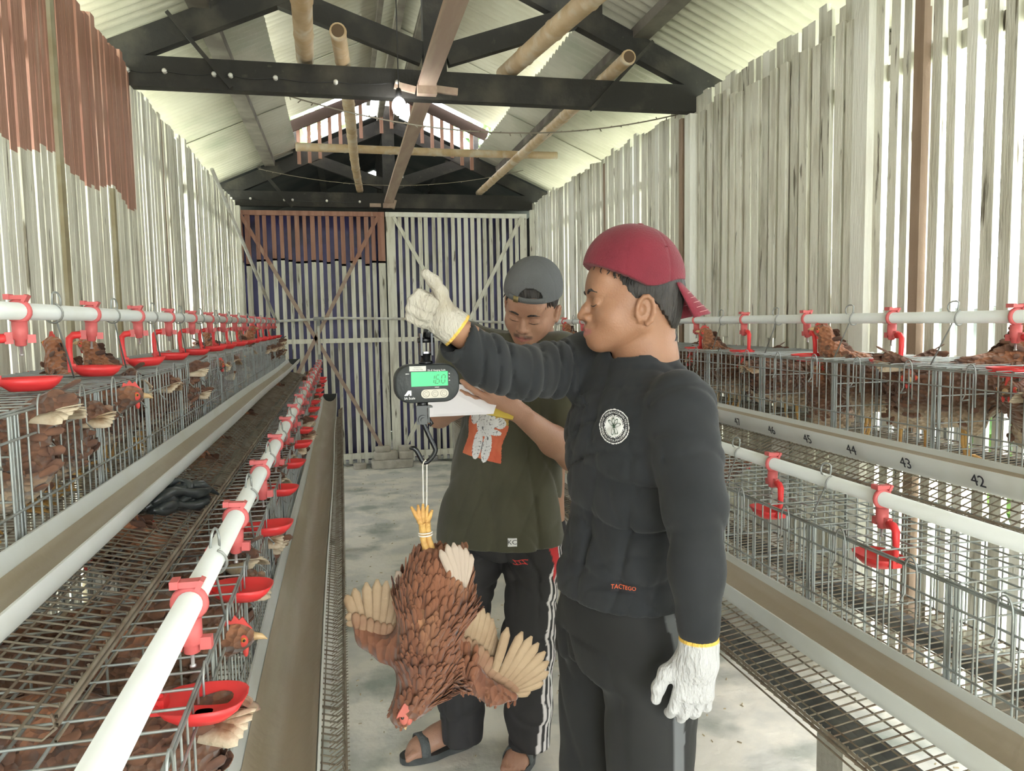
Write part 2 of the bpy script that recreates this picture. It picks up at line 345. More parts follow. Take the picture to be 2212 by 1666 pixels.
# ================================================================ the double door
def leaf(name, x0, x1, brown, n, Y):
    H1 = 2.565; mats = [m_slat, m_slat3, m_brown, m_slat2]; d = MB(); rnd = random.Random(n)
    top = 2 if brown else 0; zb = 2.07
    def post(x, w, yo=0, th=.03):
        if brown: d.mi = rnd.choice([0, 3]); z = zb+rnd.uniform(-.04, .03); d.box((x, Y+yo, z/2+.02), (w, th, z)); d.mi = 2; d.box((x, Y+yo, (z+H1)/2), (w, th, H1-z))
        else: d.mi = rnd.choice([0, 1, 0, 3]); d.box((x, Y+yo, H1/2), (w, th, H1-.04))
    post(x0+.05, .09); post(x1-.035, .07)
    if brown: post(x0+.14, .05)
    o = None
    d.mi = 2 if brown else 1; d.box(((x0+x1)/2, Y-.004, H1-.02), (x1-x0, .034, .045)); d.mi = 0
    d.box(((x0+x1)/2, Y-.004, 1.285), (x1-x0, .034, .045)); d.box(((x0+x1)/2, Y-.004, .1), (x1-x0, .034, .06))
    o = d.build(name, mats, kind='structure')
    d = MB(); xs0 = x0+(.19 if brown else .11); sp = (x1-.07-xs0)/n
    for i in range(n):
        post(xs0+sp*(i+.5)+rnd.uniform(-.006, .006), rnd.uniform(.034, .044), .012, .018)
    d.build('slat_panel', mats, o)
    for a, b in (((x0+.08, H1-.04), (x1-.06, .12)), ((x1-.06, H1-.04), (x0+.1, .12))):
        d = MB(); a3 = V(a[0], Y-.03, a[1]); b3 = V(b[0], Y-.03, b[1])
        if brown: m = a3.lerp(b3, .2); d.mi = 0; d.bar(a3, m, .036, .02, up=(0, 1, 0)); d.mi = 1; d.bar(m, b3, .036, .02, up=(0, 1, 0)); d.build('diagonal_brace', [m_brown, m_plank], o)
        else: d.bar(a3, b3, .036, .02, up=(0, 1, 0)); d.build('diagonal_brace', m_slat, o)
    d = MB(); rows = [[V(x0+.03+(x1-x0-.05)*i/12, Y+.05+.008*math.sin(i*1.7+j*.8), .05+2.5*j/14) for i in range(13)] for j in range(15)]
    d.sheet(rows, .003); d.build('tarpaulin', m_tarp, o)
    return o
leaf('door_1', XL-.03, .465, True, 16, 7.84)
leaf('door_2', .475, 1.94, False, 19, 7.84)
# stacked cement slabs at the foot of the door
m_cem = mat('crumbling cement', (.55, .52, .45), (.4, .37, .31), 9, rough=.9, bump=.8, bscale=25)
def slab(x, y, z, w, d, h, label, seed):
    g = MB(); rnd = random.Random(seed); n = 8; R = []
    for j, zz in enumerate((0, .12, .5, .88, 1)):
        k = 1 if 0 < j < 4 else .93; R.append([V(w/2*k*math.copysign(abs(math.cos(a))**.35, math.cos(a))*(1+rnd.uniform(-.03, .03)), d/2*k*math.copysign(abs(math.sin(a))**.35, math.sin(a)), h*zz) for a in [2*PI*i/24 for i in range(24)]])
    vs = [p for r in R for p in r]; fs = [(i*24+k, i*24+(k+1) % 24, (i+1)*24+(k+1) % 24, (i+1)*24+k) for i in range(4) for k in range(24)]+[tuple(range(24))[::-1], tuple(96+k for k in range(24))]
    g.add(vs, fs, True); g.build('cement_slab', m_cem, None, label=label, cat='cement slab', loc=(x, y, z))
slab(.46, 7.66, 0, .42, .2, .085, 'bottom cement slab of the crumbling pile at the foot of the door', 1)
slab(.40, 7.68, .085, .24, .18, .075, 'upper left cement slab of the pile at the foot of the door', 2)
slab(.60, 7.68, .085, .15, .18, .075, 'upper right cement slab of the pile at the foot of the door', 3)
slab(.37, 7.70, .16, .15, .14, .045, 'small topmost cement slab under the brown door leaf', 4)
slab(.60, 7.70, .16, .14, .14, .045, 'small topmost cement slab under the white door leaf', 5)
slab(.14, 7.68, 0, .13, .12, .05, 'low broken cement slab lying alone left of the pile', 6)
g = MB(); rnd = random.Random(12)
for i in range(420):
    x = rnd.uniform(.0, 1.9); y = rnd.uniform(1.6, 7.4) if i % 3 else rnd.gauss(3.1, .5); a = rnd.uniform(0, PI); L = rnd.uniform(.004, .016); w = rnd.uniform(.0015, .005)
    g.box((x, y, .0015), (L, w, .003), Matrix.Rotation(a, 3, 'Z'))
g.build('straw_litter', mat('straw flecks', (.55, .45, .28), (.30, .25, .18), 30, rough=.9), None, label='scattered straw flecks and crumbs on the concrete aisle', cat='litter', kind='stuff')
# ================================================================ outside
m_leaf = mat('foliage', (.10, .22, .06), (.25, .38, .12), 6, rough=.7)
m_house = mat('grey shed wall', (.35, .38, .38), (.25, .27, .28), 3, rough=.9)
t = thing('neighbouring_shed', 'low grey shed seen through the gaps of the right wall', 'shed', (7.5, 7, 0))
g = MB(); g.box((0, 0, .75), (2.5, 14, 1.5)); g.build('wall', m_house, t)
g = MB()
g.sheet([[V(-1.7+.03*0, -7.3+14.6*j/120, 1.50+.015*math.cos(j*1.5)), V(0, -7.3+14.6*j/120, 2.1+.015*math.cos(j*1.5)), V(1.7, -7.3+14.6*j/120, 1.5)] for j in range(121)], .01); g.build('roof', mat('dark shed roof', (.13, .14, .14), rough=.7), t)
def tree(x, y, h, r, label, seed):
    t = thing('tree', label, 'tree', (x, y, -.1)); g = MB(); g.tube([V(0, 0, 0), V(.1, 0, h*.4), V(0, .1, h*.8)], [.14, .1, .05], 8); g.build('trunk', m_bare, t)
    g = MB(); rnd = random.Random(seed)
    for i in range(420):
        a = rnd.uniform(0, 2*PI); b = math.acos(rnd.uniform(-.7, 1)); q = V(math.sin(b)*math.cos(a), math.sin(b)*math.sin(a), math.cos(b))*r*rnd.uniform(.5, 1)+V(0, 0, h)
        d = V(rnd.uniform(-1, 1), rnd.uniform(-1, 1), rnd.uniform(-.6, .6)).normalized()*.28; e = d.orthogonal().normalized()*.13
        g.add([q-d, q+e, q+d, q-e], [(0, 1, 2, 3)], False)
    g.build('crown', m_leaf, t)
tree(-1.5, 17, 4.6, 2.2, 'green tree glimpsed through the gable slats above the brown door leaf', 1)
tree(4.2, 17, 4.6, 2.2, 'green tree glimpsed through the gable slats above the white door leaf', 2)
tree(4.3, 3.2, .9, .9, 'low green bush outside behind the lower right cages', 3)
# ================================================================ pipes, drinkers, troughs, cages
m_pvc = mat('white pipe', (.74, .77, .76), (.66, .67, .62), 5, .5, .8, rough=.35)
m_pvcin = mat('trough with old feed film', (.44, .375, .285), (.54, .49, .41), 3, .45, .7, (6, .6, 6), rough=.45, bump=.2)
m_red = mat('red plastic', (.86, .045, .05), (.72, .05, .05), 12, .4, .8, rough=.4)
m_redp = mat('faded red plastic', (.62, .13, .13), rough=.5)
m_steel = mat('galvanised wire', (.40, .43, .43), (.27, .26, .23), 14, .45, .7, rough=.45, metal=.55)
m_rust = mat('dirty wire', (.30, .26, .20), (.19, .13, .09), 20, .4, .7, rough=.85, metal=.1)
m_rubber = mat('dark end cap', (.04, .045, .045), rough=.7)
m_post = mat('weathered cement post', (.45, .43, .38), (.33, .31, .27), 8, rough=.9, bump=.4)
m_ink = mat('black marker ink', (.03, .03, .04), rough=.8)
m_metalpl = mat('steel bracket', (.45, .45, .46), rough=.4, metal=.7)
TIERS = {   # side, pipe(X,z,first clip y,pitch), trough(Xc,z), cage(front X, back X, top z, bottom z), tray(lip X, lip z)
 'upper left': dict(s=-1, pipe=(-.59, 1.485, 1.60, .425, 7.60), tr=(-.44, 1.13, .054), cage=(-.51, -.92, 1.322, 1.03), tray=(-.33, 1.00), ye=7.45),
 'lower left': dict(s=-1, pipe=(-.20, 1.10, 1.005, .435, 7.60), tr=(-.122, .80, .068), cage=(-.20, -.60, .985, .68), tray=(-.02, .64), ye=7.30),
 'upper right': dict(s=1, pipe=(1.62, 1.44, 1.55, .43, 7.60), tr=(1.475, 1.095, .056), cage=(1.54, 1.97, 1.305, 1.01), tray=(1.40, .97), ye=7.45),
 'lower right': dict(s=1, pipe=(1.14, 1.05, 1.41, .43, 7.60), tr=(.995, .782, .066), cage=(1.075, 1.49, .96, .66), tray=(.875, .645), ye=7.45)}
def cup_unit(face, th):
    """red saddle clip, nipple body, bent arm and drinking cup; origin at the pipe centre; arm and cup run along +y*face"""
    t = link('drinker_cup', None)
    g = MB(); g.smooth = True
    g.tube([V(.0185*math.cos(a), 0, .0185*math.sin(a)) for a in [2*PI*i/20 for i in range(20)]], .0055, 6, closed=True)
    g.box((0, 0, .026), (.030, .016, .008)); g.box((-.016, 0, .027), (.010, .022, .010)); g.box((.014, 0, .024), (.006, .02, .014), Matrix.Rotation(.5, 3, 'Y')); g.build('saddle_clip', m_redp, t, label='faded red saddle clip around the white pipe')
    g = MB(); g.lathe([(.0135, -.020), (.0135, -.052), (.010, -.054), (.010, -.064), (.006, -.066)], n=14); g.box((0, face*.018, -.050), (.012, .014, .022)); g.box((0, -face*.018, -.052), (.012, .014, .016)); turn(g, th); g.build('nipple_body', m_redp, t)
    g = MB(); g.lathe([(.0025, -.064), (.0025, -.080), (.004, -.081), (.004, -.084)], n=8); g.build('steel_nipple', m_metalpl, t)
    g = MB(); s = face
    P = [V(0, s*.022, -.050), V(.002, s*.038, -.051), V(.003, s*.047, -.060), V(.003, s*.048, -.085), V(.002, s*.046, -.115), V(0, s*.044, -.128)]
    g.tube(P, [.009, .009, .0085, .0075, .007, .009], 8); g.box((0, s*.043, -.130), (.024, .017, .020)); turn(g, th); g.build('arm', m_red, t)
    g = MB(); n = 20; cx = -s*.010; out = [(.35, -.0195), (.62, -.0185), (.85, -.006), (1.0, .010), (.96, .010), (.80, -.003), (.55, -.012), (.2, -.013)]
    rings = []
    for (k, z) in out:
        r = []
        for i in range(n):
            a = 2*PI*i/n; ca, sa = math.cos(a), math.sin(a)
            x = .045*k*math.copysign(abs(ca)**.75, ca); y = .056*k*math.copysign(abs(sa)**.75, sa)
            r.append(V(x, cx+y, -.134+z*.85))
        rings.append(r)
    vs = [p for r in rings for p in r]; fs = [(i*n+k, i*n+(k+1) % n, (i+1)*n+(k+1) % n, (i+1)*n+k)[::-1] for i in range(len(rings)-1) for k in range(n)]
    fs += [tuple(range(n))[::-1][::-1], tuple((len(rings)-1)*n+k for k in range(n))]
    g.add(vs, fs, True); turn(g, th); g.build('cup', m_red, t); return t
def turn(g, th): c, s = math.cos(th), math.sin(th); g.v = [(x*c-y*s, x*s+y*c, z) for x, y, z in g.v]
def pipe_hook():
    t = MB(); r = .0022; P = []
    # springs from the cage top, passes behind the pipe and curls around it
    P += [V(0, .10, -.145), V(-.002, .03, -.03), V(-.004, .006, .020)]
    for i in range(9):
        a = PI*.75-i*PI/6; P.append(V(.001*i, .012+.020*math.cos(a)*1.0, .028+.016*math.sin(a)))
    t.tube(P, r, 5); Q = [V(.0215*math.cos(a), -.018+.002*i, .0215*math.sin(a)) for i, a in enumerate([PI*.35-i*PI/9 for i in range(13)])]
    t.tube(Q, r, 5); return t
def cage_parts(D, ncell, pitch, side):
    """open-fronted wire cage unit built around the local origin at its front top near corner; y runs along the row, +x into the cage"""
    xf, xb, zt, zb = D['cage']; dep = abs(xb-xf); h = zt-zb; L = ncell*pitch; hb = h*.93; s = side
    t = link('wire_cage', None); X = lambda x: x*s
    lip = (abs(D['tray'][0]-xf), D['tray'][1]-zt)
    R = .0020
    g = MB()                                                     # front panel: uprights with doubled bars at each partition
    n = int(L/.036)
    for i in range(1, n): g.wire((0, L*i/n, 0), (0, L*i/n, -h), R)
    for c in range(ncell+1):
        y = c*pitch
        for d in ((.005, .012) if c == 0 else (-.005, -.012) if c == ncell else (-.014, -.007, .007, .014)): g.wire((X(.003), y+d, .002), (X(.003), y+d, -h), R*1.3)
    for z in (-.004, -.045, -h*.55, -h): g.wire((X(-.002), 0, z), (X(-.002), L, z), R*1.25)
    for c in range(ncell):                                      # loops hooked over the front
        for q in (.22, .72):
            y = (c+q)*pitch; P = [V(X(-.006), y+.016*math.cos(a), -.012+.030*math.sin(a)) for a in [PI-i*PI/8 for i in range(9)]]
            P = [V(X(-.006), y-.016, -.09)]+P+[V(X(-.006), y+.016, -.06), V(X(-.02), y+.012, -.075), V(X(-.02), y-.01, -.07)]; g.tube(P, R, 4)
    g.build('front_panel', m_steel, t)
    g = MB(); nx = 9                                            # top mesh
    for i in range(nx+1): g.wire((X(dep*i/nx), 0, 0), (X(dep*i/nx), L, 0), R*1.1)
    n = int(L/.05)
    for i in range(n+1): g.wire((0, L*i/n, .003), (X(dep), L*i/n, .003), R)
    g.build('top_panel', m_steel, t)
    g = MB(); k = 11                                            # sloping floor that runs on under the trough as an egg tray with a curled lip
    n = int(L/.026)
    for i in range(n+1):
        y = .004+(L-.008)*i/n; g.tube([V(X(dep), y, -hb), V(0, y, -h), V(X(-lip[0]+.015), y, lip[1]-.012), V(X(-lip[0]), y, lip[1]), V(X(-lip[0]+.004), y, lip[1]+.018)], R*.95, 4, False)
    for i in range(k+1):
        u = i/k
        if u < .62: x = dep*(1-u/.62); z = -hb+(-h+hb)*(u/.62)
        else: w = (u-.62)/.38; x = -lip[0]*w; z = -h+(lip[1]-.01+h)*w
        g.wire((X(x), 0, z-.003), (X(x), L, z-.003), R)
    for z in (.006, .016): g.wire((X(-lip[0]-.002), 0, lip[1]+z), (X(-lip[0]-.002), L, lip[1]+z), R*1.6)
    g.build('floor_and_egg_tray', m_rust, t)
    g = MB(); n = int(L/.05)
    for i in range(n+1): g.wire((X(dep), L*i/n, 0), (X(dep), L*i/n, -hb), R)
    for z in (0, -h*.3, -h*.6, -hb): g.wire((X(dep), 0, z), (X(dep), L, z), R)
    g.build('back_panel', m_steel, t)
    for c in range(ncell+1):
        g = MB(); y = c*pitch+(.004 if c == 0 else -.004 if c == ncell else 0)
        for i in range(9): g.wire((X(dep*i/8), y, 0), (X(dep*i/8), y, -h+(h-hb)*i/8), R)
        for j in (.25, .5, .75): g.wire((0, y, -h*j), (X(dep), y, -h*j), R)
        g.build('partition', m_steel, t)
    return t
def trough(nm, D):
    xc, z, r = D['tr']; s = D['s']; y0, y1 = .25, D['ye']; n = 12; N = 18
    t = thing('feed_trough', None, 'feed trough', (xc, 0, z))
    ring = [(r*math.cos(PI+PI*i/n), r*1.15*math.sin(PI+PI*i/n)) for i in range(n+1)]; rin = [((r-.004)*math.cos(PI+PI*i/n), (r*1.15-.004)*math.sin(PI+PI*i/n)) for i in range(n+1)]
    ro = random.Random(len(nm)+int(z*100)); oth = [(.003*math.sin(j*.9+z), .003*math.sin(j*.7+2)) for j in range(N+1)]
    def row(rg, j): y = y0+(y1-y0)*j/N; return [V(x+oth[j][0], y, zz+oth[j][1]) for x, zz in rg]
    g = MB(); g.mi = 0; o = [row(ring, j) for j in range(N+1)]; i_ = [row(rin, j) for j in range(N+1)]
    g.sheet(o); g.sheet([q[::-1] for q in i_])
    g.sheet([[a[0], b[0]] for a, b in zip(o, i_)]); g.sheet([[b[-1], a[-1]] for a, b in zip(o, i_)])
    for j in (0, N): g.sheet([o[j], i_[j]])
    g.build('channel', m_pvc, t)
    g = MB(); lv = [((r-.0056)*math.cos(a), (r*1.15-.0056)*math.sin(a)) for a in [PI+PI*i/n for i in range(2, n)]]
    g.sheet([[V(x, y, zz) for x, zz in q] for q, y in ((row_c(lv, oth, j), y0+(y1-y0-.02)*j/N) for j in range(N+1))][::1]); g.build('feed_film', m_pvcin, t, label='brown film of old feed and water inside the channel')
    g = MB(); g.prism([V(x, 0, zz) for x, zz in ring], (0, 1, 0), y1-.004, .006); g.build('end_cap', m_rubber, t, label='dark rubber end cap')
    return t
def row_c(lv, oth, j): return [(x+oth[j][0], zz+oth[j][1]) for x, zz in lv]
def ordn(i, n): return 'nearest' if i == 0 else 'farthest' if i == n-1 else ORD[i]
for nm, D in TIERS.items():
    s = D['s']; px, pz, y0, pit, ye = D['pipe']
    t = thing('water_pipe', 'white plastic water pipe hung above the %s row of cages' % nm, 'water pipe', (px, 0, pz))
    g = MB(); g.tube([V(0, .2, 0), V(0, ye, 0)], .0165, 20); g.build('tube', m_pvc, t)
    cup = cup_unit(1, {'upper left': 1.9, 'lower left': 1.5, 'upper right': PI, 'lower right': PI}[nm]); ct = tree_of(cup); n = int((ye-.15-y0)/pit)+1; extra = 0
    if nm == 'lower left': extra = 0
    for i in range(n):
        c = cup if i == 0 else copy_tree(None, ct)
        c.location = (px, y0+i*pit, pz)
        c.rotation_euler = (0, .05*math.sin(i*2.3), 0)
        tag(c, 'red drinker cup hanging from the %s water pipe, %s' % (nm, 'nearest to the viewer' if i == 0 else 'farthest, beside the door' if i == n-1 else ORD[i]+' from the near end'), 'drinker cup', 'red drinker cups on the %s pipe' % nm)
    hk = pipe_hook()
    for i in range(n-1):
        if i == 0: h0 = hk.build('pipe_hook', m_steel); h = h0
        else: h = h0.copy(); C.objects.link(h)
        if s > 0: h.scale = (-1, 1, 1)
        h.location = (px, y0+(i+.42)*pit, pz); tag(h, 'grey wire hook holding the %s pipe just past its %s drinker cup' % (nm, ORD[i]), 'wire hook', 'wire hooks of the %s pipe' % nm)
    # cages
    xf, xb, zt, zb = D['cage']; L = pit*3; cg = cage_parts(D, 3, pit, 1 if s > 0 else -1); cgt = tree_of(cg); ys = y0-pit*1.62
    m = int((D['ye']-ys)/L+.2); D['ys'] = ys; D['ncell'] = m*3
    for i in range(m):
        c = cg if i == 0 else copy_tree(None, cgt); c.location = (xf, ys+i*L, zt)
        tag(c, 'three-cell galvanised wire hen cage in the %s row, %s' % (nm, 'nearest to the viewer' if i == 0 else 'farthest, next to the door' if i == m-1 else ORD[i]+' from the near end'), 'hen cage', 'wire cages of the %s row' % nm)
    tr = trough(nm, D); tr['label'] = 'half-round white feed trough along the front of the %s cages' % nm
    # numbers written with a marker
    if nm == 'upper right':
        for k, (num, (qx, qy)) in enumerate((('42', (2120, 1045)), ('43', (1963, 1003)), ('44', (1845, 968)), ('45', (1750, 947)), ('46', (1672, 927)), ('47', (1598, 910)))):
            q = at(qx, qy, X=1.425); o = text_mb(num, .042, m_ink, tr, frame(V(1.475-.0515-.008-tr.location.x, q.y, -.030), (0, -1, -.02), (-1, 0, -.38)), 'marker_number', label='handwritten number %s in black marker' % num)
# support frame and posts of the cage rows
for side, xs, nm in ((-1, (-.10, -.52, -.90), 'left'), (1, (1.0, 1.45, 1.93), 'right')):
    t = thing('cage_stand', 'stepped cement and steel stand carrying the %s cages' % nm, 'cage stand', (xs[0], 0, 0))
    for k, x in enumerate(xs):
        zt = (.57, .60, .98)[k]
        for y in (1.32, 3.1, 4.9, 6.7):
            g = MB(); g.box((x-xs[0], y, zt/2), (.09, .085, zt)); g.build('post', m_post, t)
        g = MB(); g.box((x-xs[0], 3.9, zt+.02), (.04, 7.0, .04)); g.build('rail', mat('grimy steel rail', (.08, .085, .085), (.16, .16, .15), 8, rough=.6) if k == 0 else bpy.data.materials['grimy steel rail'], t)
    x1 = xs[1] if side < 0 else xs[1]
# droppings sheet under the upper left cages (dull olive sheet on the tray) and litter
# PVC feed lines at the door
m_pvc2 = mat('dirty white pipe', (.60, .60, .56), (.42, .38, .3), 7, .45, .7, (2, 2, 2), rough=.5)
t = thing('supply_pipe', 'white water supply pipe running across in front of the slatted door', 'pipe', (.5, 7.62, 1.49))
g = MB(); g.tube([V(-1.09, 0, .0), V(-.5, 0, .02), V(.2, 0, .0), V(1.12, 0, -.05)], .013, 12); g.build('tube', m_pvc2, t)
g = MB(); g.tube([V(-.71, 0, .01), V(-.71, -.01, -.38)], .012, 12); g.build('drop_pipe', m_pvc2, t); g = MB(); g.tube([V(-.76, 0, .017), V(-.66, 0, .017)], .018, 12); g.tube([V(-.71, 0, .01), V(-.71, 0, -.05)], .017, 12); g.tube([V(-.71, -.01, -.33), V(-.71, -.01, -.39)], .017, 12); g.build('tee_joint', mat('grey pipe joint', (.3, .31, .3), rough=.6), t)
a = at(455, 365, Y=6.2); a.x = max(a.x, XL+.05); b = V(-.60, 7.55, 1.50)
t = thing('supply_pipe', 'slanting white pipe coming down the far left wall corner to the upper pipe', 'pipe', b); g = MB(); g.tube([a-b, V(0, 0, 0)], .014, 10); g.build('tube', m_pvc2, t)
# side mesh along the aisle edge of the lower left row: fine wire guard hanging at the tray edge
g = MB(); n = 420
for i in range(n):
    y = 1.0+i*.0152; g.tube([V(-.012, y, .66), V(-.022, y+.01, .652), V(-.05, y, .638)], .0013, 4, False)
g.build('wire_guard', m_rust, None, label='fringe of fine wire ends along the aisle edge of the lower left egg tray', cat='wire fringe', kind='stuff')
# knotted black plastic bag
m_bag = mat('black plastic bag', (.025, .032, .034), (.05, .055, .055), 5, rough=.28, bump=.5, bscale=10)
p = at(385, 1085, Z=1.03); rnd = random.Random(5)
t = thing('plastic_bag', 'crumpled black plastic bag knotted and lying on the upper left egg tray', 'plastic bag', (p.x, p.y, 1.012))
g = MB()
for i in range(13):
    a = rnd.uniform(-.9, .9); L = rnd.uniform(.05, .085); P = []; dx = rnd.uniform(-.02, .02)
    for k in range(9):
        u = k/8-.5; P.append(V(dx+u*L*2*math.cos(a)*.5+rnd.uniform(-.003, .003), -.03+u*L*1.7, .018+.02*math.sin(k*.8+i)*.5+i*.0022))
    P = [V(q.x*1.4, q.y, abs(q.z)) for q in P]; g.tube(P, [.005, .011, .014, .012, .008, .012, .015, .012, .005], 7)
g.build('crumpled_folds', m_bag, t)
g = MB(); g.tube([V(.028*math.cos(a), .008*math.sin(2*a), .045+.026*math.sin(a)) for a in [2*PI*i/18 for i in range(18)]], [.008+.004*math.sin(i*1.3) for i in range(18)], 7, closed=True); g.tube([V(.01, .0, .06), V(.05, .03, .05), V(.085, .05, .02)], [.008, .012, .003], 7); g.tube([V(-.01, 0, .05), V(-.05, .02, .04), V(-.07, .05, .01)], [.008, .012, .003], 7); g.build('knot', m_bag, t)
# dung-crusted sheet lying on the tray beyond the bag
g = MB(); rows = []
for j in range(60):
    y = 2.3+j*.082; rows.append([V(-.385+.045*i/3-.0*j+.004*math.sin(j*1.7), y, 1.000-.006*i+.004*math.sin(j*2.1+i)) for i in range(4)])
g.sheet(rows, .004); g.build('manure_sheet', mat('grimy sheet', (.17, .155, .125), (.26, .24, .2), 5, (.3 if False else .4), .7, (8, .8, 8), rough=.9, bump=.6), None, label='grimy olive sheet lying along the upper left egg tray behind the plastic bag', cat='sheet')
# ================================================================ signed distance modelling of bodies
def rotm(f, u):
    """columns: right, forward, up"""
    f = Vector(f).normalized(); r = f.cross(Vector(u)).normalized(); u = r.cross(f); return np.array([[r.x, f.x, u.x], [r.y, f.y, u.y], [r.z, f.z, u.z]])
class SDF:
    def __init__(s, xs, ys, zs_): s.a = [np.asarray(q, np.float32) for q in (xs, ys, zs_)]; s.F = np.full([len(q) for q in s.a], 9., np.float32)
    def _sub(s, lo, hi):
        sl = []
        for i in range(3):
            i0 = max(0, int(np.searchsorted(s.a[i], lo[i]))-1); i1 = min(len(s.a[i]), int(np.searchsorted(s.a[i], hi[i]))+1)
            if i1-i0 < 1: return None
            sl.append(slice(i0, i1))
        P = [s.a[0][sl[0]][:, None, None], s.a[1][sl[1]][None, :, None], s.a[2][sl[2]][None, None, :]]
        return tuple(sl), P
    def put(s, sl, d, k, op):
        A = s.F[sl]
        if op == 'sub': d = -d; A2 = -A; d2 = -d; h = np.clip(.5+.5*(d2-A2)/k, 0, 1) ; s.F[sl] = -(d2*(1-h)+A2*h-k*h*(1-h)); return
        h = np.clip(.5+.5*(d-A)/k, 0, 1); s.F[sl] = d*(1-h)+A*h-k*h*(1-h)
    def cone(s, a, b, ra, rb, k=.02, op='add', flat=None):
        """tapered capsule a-b; flat=(direction, factor) squashes it along direction"""
        a = np.array(a, float); b = np.array(b, float); m = max(ra, rb)+k+.03
        q = s._sub(np.minimum(a, b)-m, np.maximum(a, b)+m)
        if q is None: return s
        sl, (X, Y, Z) = q; p = [X-a[0], Y-a[1], Z-a[2]]; ba = b-a; sc = 1
        if flat is not None:
            n = np.array(flat[0], float); n /= np.linalg.norm(n); f = flat[1]
            dn = p[0]*n[0]+p[1]*n[1]+p[2]*n[2]; g = (1/f-1); p = [p[i]+dn*n[i]*g for i in range(3)]; ba = ba+ba.dot(n)*n*g; sc = min(1, f) if f < 1 else 1
        L2 = ba.dot(ba); t = np.clip((p[0]*ba[0]+p[1]*ba[1]+p[2]*ba[2])/L2, 0, 1)
        d = np.sqrt((p[0]-t*ba[0])**2+(p[1]-t*ba[1])**2+(p[2]-t*ba[2])**2)-(ra+(rb-ra)*t)
        s.put(sl, (d*sc).astype(np.float32), k, op); return s
    def chain(s, pts, rs, k=.015, **kw):
        for i in range(len(pts)-1): s.cone(pts[i], pts[i+1], rs[i], rs[i+1], k, **kw)
        return s
    def ell(s, c, r, R=None, k=.02, op='add'):
        c = np.array(c, float); r = np.array(r, float); m = r.max()+k+.03
        q = s._sub(c-m, c+m)
        if q is None: return s
        sl, (X, Y, Z) = q; p = [X-c[0], Y-c[1], Z-c[2]]
        if R is not None: p = [p[0]*R[0, i]+p[1]*R[1, i]+p[2]*R[2, i] for i in range(3)]
        k0 = np.sqrt((p[0]/r[0])**2+(p[1]/r[1])**2+(p[2]/r[2])**2); k1 = np.sqrt((p[0]/r[0]**2)**2+(p[1]/r[1]**2)**2+(p[2]/r[2]**2)**2)
        d = k0*(k0-1)/np.maximum(k1, 1e-6); s.put(sl, d.astype(np.float32), k, op); return s
    def loft(s, secs, k=.02, op='add', pw=2.3, fold=None):
        """stack of ellipses (x, y, z, rx, ry, angle) sorted by z; fold(X, Y, Z, theta)->displacement"""
        S = np.array(secs, float); S = S[np.argsort(S[:, 2])]; m = max(S[:, 3].max(), S[:, 4].max())+k+.05
        q = s._sub([S[:, 0].min()-m, S[:, 1].min()-m, S[0, 2]-k-.03], [S[:, 0].max()+m, S[:, 1].max()+m, S[-1, 2]+k+.03])
        sl, (X, Y, Z) = q; z = Z.ravel(); zc = np.clip(z, S[0, 2], S[-1, 2])
        def cub(col):   # smooth interpolation along z
            t = S[:, 2]; y = S[:, col]; n = len(t)
            if n < 3: return np.interp(zc, t, y)
            dy = np.gradient(y, t); i = np.clip(np.searchsorted(t, zc)-1, 0, n-2); h = t[i+1]-t[i]; u = (zc-t[i])/h
            return (2*u**3-3*u**2+1)*y[i]+(u**3-2*u**2+u)*h*dy[i]+(-2*u**3+3*u**2)*y[i+1]+(u**3-u**2)*h*dy[i+1]
        cx, cy, rx, ry, an = [cub(c)[None, None, :] for c in (0, 1, 3, 4, 5)]
        ca, sa = np.cos(an), np.sin(an); px = (X-cx)*ca+(Y-cy)*sa; py = -(X-cx)*sa+(Y-cy)*ca
        q0 = (np.abs(px/rx)**pw+np.abs(py/ry)**pw)**(1/pw); d = (q0-1)*np.minimum(rx, ry)*1.0
        if fold is not None: d = d+fold(X, Y, Z, np.arctan2(py/ry, px/rx))
        dz = np.maximum(S[0, 2]-Z, Z-S[-1, 2]); d = np.maximum(d, dz+0*d)
        s.put(sl, d.astype(np.float32), k, op); return s
    def disp(s, lo, hi, fn):
        q = s._sub(lo, hi)
        if q is None: return s
        sl, (X, Y, Z) = q; s.F[sl] += fn(X, Y, Z).astype(np.float32); return s
    def mesh(s, name):
        F = s.F; F[0], F[-1], F[:, 0], F[:, -1], F[:, :, 0], F[:, :, -1] = 9, 9, 9, 9, 9, 9
        I = F < 0; nx, ny, nz = F.shape
        c = I[:-1, :-1, :-1].astype(np.int8)
        for o in ((1, 0, 0), (0, 1, 0), (0, 0, 1), (1, 1, 0), (1, 0, 1), (0, 1, 1), (1, 1, 1)):
            c = c+I[o[0]:nx-1+o[0], o[1]:ny-1+o[1], o[2]:nz-1+o[2]]
        act = np.argwhere((c > 0) & (c < 8)); idm = np.full(c.shape, -1, np.int32); idm[tuple(act.T)] = np.arange(len(act))
        acc = np.zeros((len(act), 3)); cnt = np.zeros(len(act)); x, y, z = act.T
        for ax in range(3):
            oth = [i for i in range(3) if i != ax]
            for u in (0, 1):
                for v in (0, 1):
                    o = [0, 0, 0]; o[oth[0]] = u; o[oth[1]] = v; e = list(o); e[ax] = 1
                    f0 = F[x+o[0], y+o[1], z+o[2]]; f1 = F[x+e[0], y+e[1], z+e[2]]; m = (f0 < 0) != (f1 < 0)
                    t = np.where(m, f0/np.where(m, f0-f1, 1), 0); p = np.array(o, float)[None, :].repeat(len(act), 0); p[:, ax] += t
                    acc[m] += p[m]; cnt[m] += 1
        P = act+acc/cnt[:, None]
